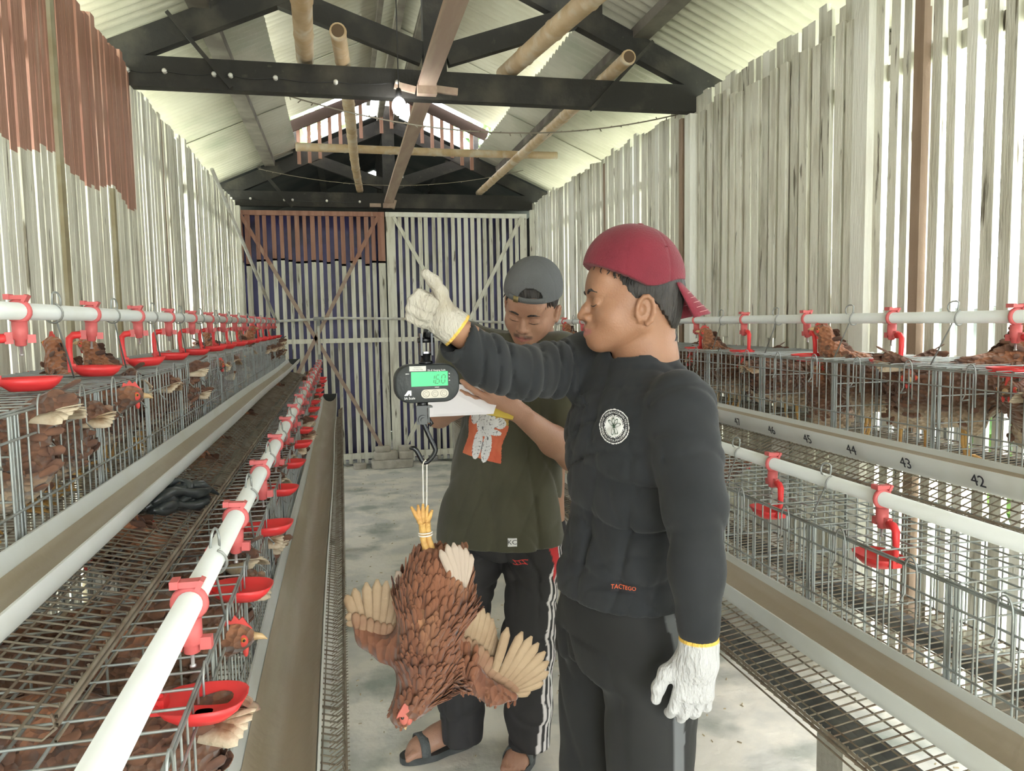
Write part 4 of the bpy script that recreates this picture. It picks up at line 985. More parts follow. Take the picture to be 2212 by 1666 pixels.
S.F = np.maximum(S.F, np.minimum(edge, 1)*SA); done(S.build('hair', m_hair, pa), AO)
g = MB(); rnd = random.Random(2)
for i in range(34):
    a = .15+1.15*i/34; x0 = -.078*math.sin(a); y0 = .097*math.cos(a)-.010; z0 = .046+.42*max(0, y0+.01)
    p0 = V(*TA(x0, y0, z0)); P = [p0]; 
    for k in range(5): P.append(P[-1]+V(*(RA @ np.array([rnd.uniform(-.0045, .0045), rnd.uniform(-.003, .003), -.0042]))))
    g.tube(P, [.0013]*5+[.0004], 4)
done(g.build('fringe', m_hair, pa), AO)
# maroon cap, worn backwards
S = SDF(*box_axes(hA+V(0, 0, .04), .0026, .17)); capR = rotm(Vector(fh)*1.0+V(0, 0, .30), (0, 0, 1))
S.ell(TA(0, -.002, .062), np.array([.094, .110, .104])*SA, RA, .01); S.ell(TA(0, .010, .098), np.array([.074, .080, .066])*SA, RA, .03)
x, y, z = local(S, hA, RA, SA)
S.F = np.maximum(S.F, (-(z-.036-.42*np.clip(y+.01, 0, 1)-.02*sstep(-y, .02, .10)))*SA*.9)
for w_ in (0, PI/3, 2*PI/3):
    pl = np.abs(x*math.cos(w_)+(y+.016)*math.sin(w_)); S.F += (.0012*np.exp(-(pl/.003)**2)*(z > .04)).astype(np.float32)
capA = done(S.build('cap', m_capA, pa, label='maroon cap worn backwards'), AO)
g = MB(); q = TA(0, -.016-.03*.0, .148); q = TA(0, -.012, .170); g.ell(q, (.009, .009, .005), None, 10); o = g.build('top_button', m_capA, capA)
g = MB()
for sx, sy, sz in ((-.066, .035, .128), (-.072, -.050, .118)): g.tube([V(*TA(sx*1.06+.003*math.cos(t), sy+.003*math.sin(t), sz)) for t in [i*PI/4 for i in range(8)]], .0008, 4, closed=True)
g.build('eyelet', m_capA, capA)
def brimA():
    rows = []; yb, zb_ = -.100, .052
    def pt(u, v):
        x = .066*math.sin(u*1.3)*(1-.12*v); y = yb+.028*(1-math.cos(u*1.3))-.072*v*math.cos(u*.95); z = zb_+.008*(1-math.cos(u))-.062*v-.018*u*u*(.5+.5*v); return V(*TA(x, y, z))
    rows = [[pt(-1+i/8, j/8) for j in range(9)] for i in range(17)]; g = MB(); g.sheet(rows, .004); o = g.build('visor', m_capA, capA); g = MB()
    for k in range(5):
        g.tube([pt(-.8+1.6*i/20, .35+.14*k)+V(*(RA @ np.array([0, -.0004, .0012]))) for i in range(21)], .0007, 4)
        g.tube([pt(-.8+1.6*i/20, .35+.14*k)+V(*(RA @ np.array([0, .0030, -.0034]))) for i in range(21)], .0007, 4)
    g.build('stitching', m_stitch, o)
brimA()
# shirt
an = math.atan2(-rT.y, -rT.x)
S = SDF(ax(.12, .96, .0042), ax(1.05, 1.92, .0042), ax(.80, 1.46, .0042)); fd = folds(3, .0035, 26); fd2 = folds(9, .0022, 60)
hem = at(1352, 1290, D=1.56)
cr1 = creases(11, .010, 24, (1, 1, 1.3)); cr2 = creases(5, .006, 50)
def fA(X, Y, Z, th): return fd(X, Y, Z*2.2)-.004+cr1(X, Y, Z)*(.6+1.0*np.exp(-((Z-1.05)/.10)**2))+cr2(X, Y, Z)*.6
S.loft([(hem.x, hem.y, .888, .152, .128, an), (hem.x, hem.y, .92, .152, .130, an), (hem.x*.5+cT.x*.5, hem.y*.5+cT.y*.5, 1.0, .150, .125, an), (cT.x, cT.y, 1.12, .158, .120, an), (cT.x, cT.y, 1.22, .176, .115, an), (cT.x, cT.y, 1.29, .155, .095, an), (cT.x+.01, cT.y+.01, 1.345, .105, .080, an), (cT.x+.012, cT.y+.01, 1.385, .072, .070, an), (cT.x+.012, cT.y+.01, 1.41, .064, .064, an)], .02, fold=fA)
S.chain([V(cT.x, cT.y, 1.285)+rT*.05, shR+V(0, 0, -.016), at(1180, 800, D=1.585), elR, at(1060, 785, D=1.44), at(1003, 747, D=1.405)], [.070, .062, .050, .0455, .044, .042], .035)
S.chain([V(cT.x, cT.y, 1.27)-rT*.07, shL+V(0, 0, -.005), shL.lerp(elL, .5), elL, elL.lerp(wrL, .5), wrL+V(0, 0, .012)], [.055, .056, .056, .052, .043, .035], .03)
sl = folds(5, .004, 55)
sl2 = creases(21, .008, 60, (1.5, .3, .35)); sl3 = creases(4, .006, 45, (.4, .4, 1))
S.disp([.10, 1.05, 1.28], [.47, 1.75, 1.50], lambda X, Y, Z: sl(X*1.6, Y*.4, Z*.3)*.6+sl2(X, Y, Z)-.003)
S.disp([.55, 1.05, .80], [.80, 1.48, 1.36], lambda X, Y, Z: sl(X*.6, Y*.6, Z*1.1)*.4+sl3(X, Y, Z)-.002)
S.cone(neckA+V(0, 0, .09), neckA+V(0, 0, .026)+fT*.018, .066, .056, .008, op='sub')
cfd = (at(985, 733, D=1.40)-at(1020, 755, D=1.42)).normalized(); S.cone(at(978, 724, D=1.39), at(1022, 757, D=1.42), .034, .026, .004, op='sub')
shirtA = done(S.build('shirt', m_shirtA, pa, label='black long-sleeved shirt'), AO)
g = MB(); cc = neckA+V(0, 0, .0)
bvA = bvh_of(shirtA); xL = rT*-1
nA = fT; 
def wsp(o): return o
lc = at(1320, 925, D=1.42); 
def ringfn(u, v):
    r = math.hypot(u, v)
    return 0 if (.0305 < r < .0325) or r < .0195 or (.0205 < r < .0215) else 1 if r <= .0305 else -1
nl = (fT*.75-rT*.66).normalized()
xl = V(-nl.y, nl.x, 0)
m_blackprint = mat('black print', (.02, .02, .025), rough=.8); m_green = mat('dark green ink', (.05, .09, .06), rough=.8)
done(decal(bvA, lc, xl, nl, .066, .066, .0013, ringfn, [m_white, m_blackprint], 'chest_badge', pa, label='round white badge print'), AO)
o = decal_text(bvA, lc, xl, nl, 'POLITEKNIK PEMBANGUNAN PERTANIAN', .0062, m_white, pa, .0032, arc=.0260, name='badge_lettering'); done(o, AO)
o = decal_text(bvA, lc, xl, nl, 'YOGYAKARTA-MAGELANG', .0062, m_white, pa, .0032, arc=-.0260, name='badge_lettering'); done(o, AO)
def leaf_fn(u, v):
    for a in (1.1, 1.7, 2.4, .4, -1.0, -1.7):
        c, s_ = math.cos(a), math.sin(a); p = u*c+v*s_; q = -u*s_+v*c; e = ((p-.0085)/.0075)**2+(q/.0032)**2
        if .62 < e < 1.05: return 0
    return 0 if abs(u+.3*v) < .0007 and v < .002 and v > -.015 else -1
done(decal(bvA, lc, xl, nl, .036, .036, .0009, leaf_fn, [m_green], 'badge_leaf_drawing', pa, off=.0036), AO)
pc = at(1352, 1262, D=1.44)
done(decal(bvA, pc, xl, nl, .048, .015, .0015, lambda u, v: 0, [m_blackprint], 'hem_patch', pa), AO)
m_or = mat('orange thread', (.75, .13, .04), rough=.7)
done(decal_text(bvA, pc, xl, nl, '\u25a3TACTEGO' if False else 'TACTEGO', .0105, m_or, pa, .0032), AO)
# collar rib
g = MB(); R0 = []
for i in range(28):
    t = 2*PI*i/28; q = neckA+V(0, 0, -.010)+(rT*math.cos(t)*.058+fT*math.sin(t)*.062)+V(0, 0, .030-.030*math.sin(t)*1.0+(.0 if math.sin(t) < 0 else -.006)); R0.append(q)
g.tube(R0, .006, 8, closed=True); done(g.build('collar', m_shirtA, pa), AO)
# trousers
S = SDF(ax(.25, .90, .006), ax(1.1, 1.85, .006), ax(.02, .92, .006)); fp = folds(12, .004, 22); crP = creases(8, .009, 26, (1, 1, .35))
S.loft([(pel.x, pel.y, .74, .150, .118, an), (pel.x, pel.y, .82, .150, .122, an), (pel.x, pel.y, .89, .140, .118, an)], .03, fold=lambda X, Y, Z, th: fp(X, Y, Z*.5))
for h_, f_ in ((hipL, ftL), (hipR, ftR)): S.chain([h_+V(0, 0, -.06), h_.lerp(f_, .5)+fT*.012, f_+V(0, 0, .02)], [.098, .080, .070], .035)
S.disp([.25, 1.1, .02], [.9, 1.85, .80], lambda X, Y, Z: fp(X*1.2, Y*1.2, Z*.35)+crP(X, Y, Z)-.002)
def stripeA(P):
    ax0 = np.array(pel-rT*.09); u = (P-ax0) @ np.array(fT)+.006; side = (P-ax0) @ np.array(-rT); return (np.abs(u-.01) < .0125)*(side > .02)*1.0
done(S.build('trousers', m_pantsA, pa, {'stripe': stripeA}, 1, label='black track trousers with a grey side stripe'), AO)
for f_ in (ftL, ftR):
    S = SDF(*box_axes(f_+fT*.06, .005, .2)); S.cone(f_+V(0, 0, -.015)-fT*.03, f_+fT*.16+V(0, 0, -.022), .045, .036, .02, flat=((0, 0, 1), .85)); done(S.build('shoe', m_blackp, pa), AO)
# gloves
S = SDF(*[np.arange(fistc[i]-.13, fistc[i]+.13, .0019) for i in range(3)])
hw = at(966, 698, D=1.39); dR = (at(905, 664, D=1.385)-hw); nR = -vA+lA*-.25+V(0, 0, -.05)
hand(S, hw, dR, nR, .80, .0022, ((1.35, 1.45, .9), (1.4, 1.5, .9), (1.4, 1.5, .9), (1.45, 1.5, .9)), thumb=((.65, .65, .3), (.85, .45, .35), (.95, .25, .35)), side=1 if (Vector(dR).cross(Vector(nR))).z > 0 else -1, spread=-.02)
S.chain([hw+(hw-fistc)*.0, at(980, 708, D=1.39), at(990, 716, D=1.392)], [.030, .0295, .032], .012)
rib = lambda P: (((P-np.array(hw)) @ np.array((wrR-hw).normalized())) > .031)*1.0
gw = (at(988, 715, D=1.392)-hw); gl = gw.length; gw = gw.normalized()
X, Y, Z = grid3(S); aa = (X-hw.x)*gw.x+(Y-hw.y)*gw.y+(Z-hw.z)*gw.z; S.F = np.maximum(S.F, (aa-gl-.002).astype(np.float32))
done(S.build('glove', m_glove, pa, {'yel': lambda P: (((P-np.array(hw)) @ np.array(gw)) > gl-.0035)*1.0}, 1, label='soiled white knitted glove gripping the scale handle'), AO)
S = SDF(*[np.arange((wrL+V(0, 0, -.10))[i]-.15, (wrL+V(0, 0, -.10))[i]+.15, .0021) for i in range(3)])
dL = V(0, 0, -1)+lA*.12; nL = vA*.95+lA*.05
hand(S, wrL+V(0, 0, -.035), dL, nL, .95, .0018, ((.30, .50, .3), (.35, .50, .35), (.40, .55, .35), (.45, .6, .4)), thumb=((.70, .66, .05), (.92, .30, .05), (.98, .05, .1)), side=1 if (Vector(dL).cross(Vector(nL))).dot(lA) > 0 else -1, spread=.10, k=.004)
S.chain([wrL+V(0, 0, -.002), wrL+V(0, 0, -.045)], [.033, .034], .015)
S.F = np.maximum(S.F, (S.a[2][None, None, :]-(wrL.z-.002)).astype(np.float32)+0*S.F)
done(S.build('glove', m_glove2, pa, {'yel': lambda P: (P[:, 2] > wrL.z-.008)*1.0}, 1, label='clean white knitted glove on the hanging hand'), AO)
# ---------------------------------------------------------------- person B, olive T-shirt
BO = at(1105, 1560, Z=0.0); BO.z = 0
pb = thing('person', 'man in grey backwards cap and olive T-shirt, head bowed, writing on a sheet', 'person', BO)
vB = V(.221, .975, 0); lB = V(-.975, .221, 0)
fB = (-vB*math.cos(.30)+lB*math.sin(.30)).normalized(); eB = V(-fB.y, fB.x, 0)       # forward, towards his left
cB = at(1112, 760, D=2.42); cB.z = 0
sR = at(1003, 738, D=2.46); sL = at(1212, 765, D=2.36)
eR = at(948, 895, D=2.36); wR = at(1022, 868, D=2.15); eL = at(1236, 985, D=2.26); wL = at(1118, 890, D=2.09)
hB = at(1148, 664, D=2.33); fb = (-vB*math.cos(.34)+lB*math.sin(.34)+V(0, 0, -.52)).normalized()
tilt = (V(0, 0, 1)-lB*.20).normalized(); RB = rotm(fb, tilt); SB = .985
neckB = at(1150, 738, D=2.42)
S = SDF(ax(.15, 1.1, .0062, (.44, .76, .0024)), ax(1.75, 2.75, .0062, (2.14, 2.42, .0024)), ax(-.01, 1.72, .0060, (1.34, 1.64, .0024)))
TB = head(S, hB, RB, SB, neckB, 1.10)
anB = math.atan2(eB.y, eB.x)
S.loft([(cB.x, cB.y, .8, .15, .10, anB), (cB.x, cB.y, 1.1, .16, .11, anB), (cB.x, cB.y, 1.3, .16, .10, anB), (cB.x, cB.y, 1.38, .07, .06, anB)], .03)
S.cone(neckB, V(cB.x, cB.y, 1.30), .062, .09, .03)
S.chain([V(cB.x, cB.y, 1.29), sR+V(0, 0, -.02), eR, wR], [.05, .036, .040, .027], .02); S.chain([V(cB.x, cB.y, 1.29), sL+V(0, 0, -.02), eL], [.05, .040, .043], .02); S.chain([eL, eL.lerp(wL, .35), wL], [.042, .043, .027], .02)
# his left hand supports the sheet from outside, the right one writes behind it
S2 = S
pB = at(1100, 1230, D=2.42); pB.z = 0
kL = at(985, 1390, D=2.40); kR = at(1140, 1385, D=2.38); aL = at(1000, 1578, Z=.10); aR = at(1142, 1590, Z=.10)
hpL = V(pB.x, pB.y, .82)-eB*.09; hpR = V(pB.x, pB.y, .82)+eB*.09
f1t = at(888, 1622, Z=.035); f1h = at(1003, 1590, Z=.035); f2t = at(1115, 1645, Z=.035); f2h = at(1150, 1585, Z=.035)
def foot(S, heel, toe, ank, big):
    d = (toe-heel); d.z = 0; L = .225; d.normalize(); s_ = V(-d.y, d.x, 0)*big     # s_ points to the big toe side
    h = V(heel.x, heel.y, .055)
    S.cone(h, h+d*.10+V(0, 0, .005), .033, .036, .02, flat=((0, 0, 1), .9)); S.cone(h+d*.06+V(0, 0, .030), h+d*.16+V(0, 0, -.012), .030, .034, .02, flat=(s_, 1.05)); S.cone(h+d*.10, h+d*.165+V(0, 0, -.020), .034, .038, .02, flat=((0, 0, 1), .55))
    S.cone(ank, h+d*.01+V(0, 0, .02), .036, .034, .02)
    T = []
    for i, (b, l, r) in enumerate(((.029, .052, .0125), (.011, .050, .0092), (-.004, .044, .0086), (-.018, .037, .0080), (-.030, .028, .0078))):
        a = h+d*.168+s_*b+V(0, 0, -.020); e = a+d*l*.85+V(0, 0, -.008); m = a.lerp(e, .5)+V(0, 0, .005); S.chain([a, m, e], [r*1.1, r, r*.95], .006); T.append(e+d*r*.4+V(0, 0, r*.65))
    return h, d, s_, T
S.chain([hpL, kL, aL], [.08, .052, .036], .03); S.chain([hpR, kR, aR], [.08, .052, .036], .03)
F1 = foot(S, f1h, f1t, aL, 1); F2 = foot(S, f2h, f2t, aR, -1)
bodyB = S.build('body', m_skinB, pb, {'lip': lipmask(hB, RB, SB), 'dk': nost(hB, RB, SB, 1)}, 1); done(bodyB, BO)
brows_eyes(TB, pb, BO, SB, bvh_of(bodyB))
# finer hands (drawn as a continuation of the forearms)
S = SDF(*[np.arange(q-r, q+r, .0024) for q, r in zip(at(1065, 866, D=2.09), (.13, .12, .10))])
dl = at(1010, 850, D=2.08)-wL; nlb = V(vB.x*.85, vB.y*.85, .45)
tl = hand(S, wL, dl, nlb, .98, .0, ((.25, .30, .15), (.15, .25, .15), (.10, .2, .15), (.05, .2, .15)), thumb=((.3, .8, .5), (.6, .6, .5), (.8, .3, .4)), side=1 if Vector(dl).cross(Vector(nlb)).z > 0 else -1, spread=.16)
S.cone(wL+(eL-wL)*.12, wL, .029, .027, .01)
done(S.build('left_hand', m_skinB, pb), BO)
S = SDF(*[np.arange(q-.11, q+.11, .0024) for q in at(1045, 842, D=2.16)])
wq = at(1028, 868, D=2.17); dq = at(1052, 832, D=2.15)-wq; nq = V(eB.x*.8, eB.y*.8, -.3)
hand(S, wq, dq, nq, .85, .0, ((.6, .8, .4), (.7, .9, .5), (.8, 1.0, .5), (.9, 1.0, .5)), thumb=((.7, .5, .5), (.9, .1, .5), (.8, -.3, .5)), side=1 if Vector(dq).cross(Vector(nq)).dot(fB) > 0 else -1)
S.cone(wR, wq, .028, .026, .01); done(S.build('right_hand', m_skinB, pb), BO)
# hair and cap
S = SDF(*box_axes(hB, .0028, .17)); S.ell(TB(0, -.016, .038), np.array([.0800, .0985, .087])*SB, RB, .01); S.ell(TB(0, -.045, -.02), np.array([.068, .060, .06])*SB, RB, .02)
x, y, z = local(S, hB, RB, SB); nz = .005*np.sin(x*260+1)*np.sin(x*90)+.002*np.sin(y*300)
edge = np.maximum(-(z-.045+nz)*(y > .03)*1.0-(y <= .03)*(z+.030+.9*np.clip(y+.02, 0, .1)*-1.5+nz), -1)
S.F = np.maximum(S.F, edge*SB); done(S.build('hair', m_hair, pb), BO)
g = MB(); rnd = random.Random(8)
for i in range(40):
    a = -1.05+2.1*i/39; x0 = .082*math.sin(a); y0 = .098*math.cos(a)-.014; z0 = .062; P = [V(*TB(x0, y0, z0))]; dx = rnd.uniform(-.003, .003); n_ = 4 if abs(a) > .2 else 5
    for k in range(n_): P.append(P[-1]+V(*(RB @ np.array([dx+rnd.uniform(-.0012, .0012), .0004, -.0062]))))
    g.tube(P, [.0026]*(len(P)-2)+[.002, .0005], 5)
done(g.build('fringe', m_hair, pb), BO)
S = SDF(*box_axes(hB+V(0, 0, .04), .0026, .17)); S.ell(TB(0, -.012, .055), np.array([.090, .108, .090])*SB, RB, .01); S.ell(TB(0, -.012, .085), np.array([.080, .095, .070])*SB, RB, .02)
x, y, z = local(S, hB, RB, SB); S.F = np.maximum(S.F, -(z-.052-.10*y)*SB)
e_ = np.sqrt(((x+.015)/.036)**2+((z-.070)/.036)**2); S.F = np.where((y > .02) & (z > .069), np.maximum(S.F, (1-e_)*.03+.0*x), S.F)
for w_ in (0, PI/3, 2*PI/3):
    pl = np.abs(x*math.cos(w_)+(y+.012)*math.sin(w_)); S.F += (.001*np.exp(-(pl/.003)**2)*(z > .06)).astype(np.float32)
capB = done(S.build('cap', m_capB, pb, label='grey cap worn backwards'), BO)
S = SDF(*box_axes(hB+V(0, 0, .04), .0028, .17)); S.ell(TB(0, -.012, .056), np.array([.086, .1045, .086])*SB, RB, .01); x, y, z = local(S, hB, RB, SB)
S.F = np.maximum(S.F, np.maximum(-(z-.066), -(y-.0))*SB); S.build('hair_in_cap_opening', m_hair, capB)
def rimpt(a, zz, o=.0): return V(*TB((.0915+o)*math.sin(a), (.110+o)*math.cos(a)-.012, zz+.011*math.cos(a)))
g = MB(); g.sheet([[rimpt(-.75+1.35*i/20, .0545, .001), rimpt(-.75+1.35*i/20, .0705, -.001)] for i in range(21)], -.0025); g.build('adjusting_strap', m_capB, capB)
g = MB(); g.sheet([[rimpt(.18+.17*i/4, .0535, .004), rimpt(.18+.17*i/4, .0715, .002)] for i in range(5)], -.003); g.build('brass_buckle', mat('dull brass', (.30, .24, .11), rough=.45, metal=.7), capB)
rows = []
for i in range(17):
    u = -1+i/8; rows.append([V(*TB(.070*math.sin(u*1.3)*(1-.1*j/8), -.118+.030*(1-math.cos(u*1.3))-.068*j/8*math.cos(u*.95), .040-.020*j/8-.016*u*u)) for j in range(9)])
g = MB(); g.sheet(rows, .004); g.build('visor', m_capB, capB)
# T-shirt
S = SDF(ax(.12, 1.02, .0048), ax(1.95, 2.72, .0048), ax(.68, 1.50, .0048)); fd = folds(31, .004, 20); fd2 = folds(7, .003, 45)
hb_ = at(1084, 1150, D=2.40)
crB = creases(41, .012, 20, (1, 1, .6)); crB2 = creases(14, .007, 42, (1, 1, .6))
def fBf(X, Y, Z, th): return fd(X, Y, Z*.7)*(1.0+.8*sstep(1.1-Z, 0, .25))-.004+crB(X, Y, Z)+crB2(X, Y, Z)*.6
S.loft([(hb_.x, hb_.y, .752, .200, .150, anB), (hb_.x, hb_.y, .80, .197, .150, anB), (hb_.x*.5+cB.x*.5, hb_.y*.5+cB.y*.5, 1.0, .182, .140, anB), (cB.x, cB.y, 1.15, .175, .130, anB), (cB.x, cB.y, 1.29, .180, .110, anB), (cB.x, cB.y, 1.37, .155, .085, anB), (cB.x+.015, cB.y, 1.415, .085, .07, anB)], .02, fold=fBf)
S.chain([V(cB.x, cB.y, 1.35)-eB*.06, sR+V(0, 0, -.01), sR.lerp(eR, .62)], [.07, .072, .066], .03); S.chain([V(cB.x, cB.y, 1.34)+eB*.06, sL+V(0, 0, -.01), sL.lerp(eL, .65)], [.07, .075, .075], .03)
S.cone(sR.lerp(eR, .60), eR, .052, .05, .006, op='sub'); S.cone(sL.lerp(eL, .66), eL, .06, .05, .006, op='sub')
S.disp([.12, 1.95, .68], [1.02, 2.72, 1.5], lambda X, Y, Z: fd2(X*.7, Y*.7, Z*.8)*.4)
S.cone(neckB+V(0, 0, .05), neckB+V(0, 0, -.005)-V(0, 0, .0), .068, .064, .008, op='sub')
shirtB = done(S.build('t_shirt', m_shirtB, pb, label='olive green T-shirt'), BO)
bvB = bvh_of(shirtB)
m_opr = mat('orange red print', (.60, .12, .06), (.68, .20, .10), 14, .4, .7, rough=.8); m_gr = mat('grey line print', (.16, .16, .17), rough=.8); m_tan = mat('ochre print', (.50, .32, .09), rough=.8)
prc = at(1036, 940, D=2.27); nB = (fB*.93+lB*.1).normalized(); xB = V(-nB.y, nB.x, 0); xP = xB-V(0, 0, .16)
def ell2(u, v, cx, cy, rx, ry): return ((u-cx)/rx)**2+((v-cy)/ry)**2
def figfn(u, v):
    # a standing puppet-like figure in white with grey lines on an orange and red panel
    body_ = ell2(u, v, -.004, .030, .034, .040) < 1 or ell2(u, v, -.020, -.040, .017, .045) < 1 or ell2(u, v, .014, -.042, .017, .045) < 1 or ell2(u, v, .042, .038, .020, .017) < 1 or ell2(u, v, -.048, .042, .016, .024) < 1 or ell2(u, v, .030, .008, .024, .009) < 1
    if body_:
        w_ = math.sin(u*190+6*math.sin(v*60))+math.sin(v*240+5*math.sin(u*90)); e = ell2(u, v, -.004, .030, .034, .040)
        return 1 if abs(w_) < .07 or abs(abs(u+.003)-.0012) < .0008 and v < -.012 else 2
    if abs(u) < .067+.004*math.sin(v*60) and -.078 < v < .095: return 3 if v > .035 and u > .02 else 0
    return -1
done(decal(bvB, prc, xP, nB, .15, .19, .0018, figfn, [m_opr, m_gr, m_white, m_tan], 'shirt_print', pb, label='orange printed panel with a white line-drawn figure', off=.002), BO)
tg = at(1114, 1167, D=2.26)
done(decal(bvB, tg, xB, nB, .026, .026, .004, lambda u, v: 0, [m_white], 'hem_label', pb, label='small white hem label'), BO); done(decal_text(bvB, tg, xB, nB, 'KC', .020, m_blackprint, pb, .003), BO)
g = MB(); g.tube([neckB+V(0, 0, .004)+(eB*math.cos(t)*.064-fB*math.sin(t)*-.064)+V(0, 0, .022-.030*math.sin(t)) for t in [2*PI*i/28 for i in range(28)]], .006, 8, closed=True); done(g.build('collar', m_shirtB, pb), BO)
# trousers
S = SDF(ax(.15, .85, .006), ax(1.95, 2.75, .006), ax(.06, .86, .006)); fp = folds(17, .005, 22); crQ = creases(18, .010, 30, (1, 1, .8))
S.loft([(pB.x, pB.y, .70, .165, .12, anB), (pB.x, pB.y, .78, .165, .125, anB), (pB.x, pB.y, .84, .155, .12, anB)], .03)
S.chain([hpL+V(0, 0, -.05), kL, aL+V(0, 0, .10), aL+V(0, 0, -.02)], [.100, .084, .074, .068], .03); S.chain([hpR+V(0, 0, -.05), kR, aR+V(0, 0, .10), aR+V(0, 0, -.02)], [.102, .086, .074, .068], .03)
S.disp([.1, 1.9, .06], [.9, 2.8, .80], lambda X, Y, Z: fp(X, Y, Z*.6)+crQ(X, Y, Z)-.002)
S.F = np.maximum(S.F, (.070-S.a[2][None, None, :])+0*S.F)
lg = [np.array(q) for q in (hpR, kR, aR)]
def stB(P):
    z = P[:, 2]; a = np.stack([np.interp(z, [lg[2][2], lg[1][2], lg[0][2]], [lg[2][i], lg[1][i], lg[0][i]]) for i in range(2)], 1)
    out = (P[:, :2]-a) @ np.array([eB.x, eB.y]); fr = (P[:, :2]-a) @ np.array([fB.x, fB.y]); m_ = np.zeros(len(P))
    for c in (.008, .028, .048): m_ = np.maximum(m_, (np.abs(fr-c) < .0048)*(out > .01))
    return m_*(z < .76)
def rdB(P):
    z = P[:, 2]; a = np.array(hpR); out = (P[:, :2]-a[:2]) @ np.array([eB.x, eB.y]); fr = (P[:, :2]-a[:2]) @ np.array([fB.x, fB.y]); return ((fr > .038) & (fr < .038+.35*(z-.62)) & (out > .02) & (z > .62))*1.0
trB = done(S.build('trousers', m_pantsB, pb, {'stripe': stB, 'redp': rdB}, 1, label='charcoal track trousers with three white side stripes'), BO)
bvT = bvh_of(trB); ec = at(1123, 1215, D=2.28)
done(decal(bvT, ec, xB, nB, .045, .018, .0012, lambda u, v: 0 if abs(v-.002*math.sin(u*150))<.0075 and (abs(abs(v-.002*math.sin(u*150))-.0062) < .0011 or abs(math.sin(u*230+v*200)) < .33) else -1, [mat('red thread', (.6, .04, .04), rough=.7)], 'thigh_emblem', pb), BO)
g = MB(); c0 = at(1185, 1440, D=2.26); g.tube([c0+V(.006*math.sin(i*.5), -.02*math.sin(i/12*PI), -.25*i/12*1.0) for i in range(13)], .0016, 5); done(g.build('drawstring', m_white, pb), BO)
# sandals
def sandal(Fo, ttl):
    h, d, s_, T = Fo; t = link('sandal', None, pb, label=ttl); t.location = -BO
    g = MB(); n = 30; out = []
    for i in range(n):
        a = 2*PI*i/n; L = .135; wd = .046 if math.cos(a) > 0 else .036; out.append(h+d*(.095+L*math.copysign(abs(math.cos(a))**.8, math.cos(a)))+s_*(wd*math.copysign(abs(math.sin(a))**.8, math.sin(a))))
    for q in out: q.z = 0
    g.prism([q+V(0, 0, .002) for q in out][::-1], (0, 0, 1), 0, .022); g.build('sole', m_sandal, t)
    def st(a0, w, top, nm, z0=.02, lean=0):
        g = MB(); rows = []
        for i in range(13):
            b = -1+i/6; p = h+d*(a0+lean*(1-b*b))+s_*(.049*math.sin(b*1.57)); p.z = z0+(top-z0)*math.cos(b*1.5)**.75; rows.append([p-d*w/2, p+d*w/2])
        g.sheet(rows, -.0035); g.build(nm, m_strap, t)
    st(.155, .030, .080, 'toe_strap'); st(.045, .026, .135, 'ankle_strap', lean=.02)
    g = MB(); q = h+d*.06+s_*.038; g.tube([V(q.x, q.y, .10), V(q.x, q.y, .10)+d*.022, V(q.x, q.y, .078)+d*.012], .003, 6, closed=True); g.build('buckle', m_strap, t)
    g = MB()
    for k, e in enumerate(T): g.ell(e, (.006 if k else .008, .006 if k else .008, .0022))
    g.build('toenails', m_nail, t) if False else None
sandal(F1, 'dark strapped sandal on the foot under the hanging hen'); sandal(F2, 'dark strapped sandal on the foot nearer the viewer')
# sheet of paper, folder and pen
PW = [at(928, 822, D=2.12), at(1083, 842, D=2.115), at(1066, 894, D=2.045), at(920, 901, D=2.05)]
nP = (PW[1]-PW[0]).cross(PW[3]-PW[0]).normalized()
def quad(name, Q, th, m, **kw): g = MB(); g.prism([q-Q[0] for q in Q], nP if nP.y > 0 else -nP, 0, th); return g.build(name, m, None, loc=Q[0], **kw)
quad('paper_sheet', PW, .002, mat('white paper', (.80, .78, .83), rough=.8), label='white paper sheets held up in front of the olive T-shirt', cat='paper')
off = (nP if nP.y > 0 else -nP)*.004
quad('folder', [at(1055, 830, D=2.125)+off, at(1127, 846, D=2.13)+off, at(1108, 905, D=2.055)+off, at(1050, 893, D=2.05)+off], .003, mat('mustard folder', (.50, .36, .06), rough=.7), label='mustard yellow folder behind the white sheets', cat='folder')
a = at(1008, 797, D=2.17); b = at(1050, 840, D=2.145); t = thing('pen', 'blue and clear ballpoint pen above the white sheets', 'pen', a); g = MB(); g.tube([V(0, 0, 0), (b-a)*.45], .0042, 8); g.build('cap', mat('blue pen cap', (.10, .30, .75), rough=.3), t); g = MB(); g.tube([(b-a)*.45, b-a], .0034, 8); g.build('barrel', mat('clear pen barrel', (.70, .78, .88), rough=.2), t)
# ================================================================ the hanging scale
m_case = mat('matt black casing', (.022, .026, .028), rough=.5, bump=.1, bscale=200)
m_gloss = mat('glossy black steel', (.012, .013, .015), rough=.22, metal=.3)
m_lcd = mat('backlit green display', (.0, .06, .02), rough=.3, emit=.32, ecol=(.0, .85, .20))
m_seg = mat('dark display segments', (.0, .02, .01), rough=.4, emit=.04, ecol=(.0, .6, .14))
m_btn = mat('pale button strip', (.50, .47, .40), rough=.5); m_btnr = mat('button ring', (.22, .21, .18), rough=.5)
m_sticker = mat('silver sticker', (.48, .48, .44), rough=.4); m_wtxt = mat('white lettering', (.75, .75, .75), rough=.6); m_gtxt = mat('grey lettering', (.25, .25, .23), rough=.6)
DS = 1.38
sc_o = at(922, 828, D=DS); vS = V(sc_o.x, sc_o.y, 0).normalized(); nS = (-vS+V(vS.y, -vS.x, 0)*.16).normalized(); xS = V(-nS.y, nS.x, 0)
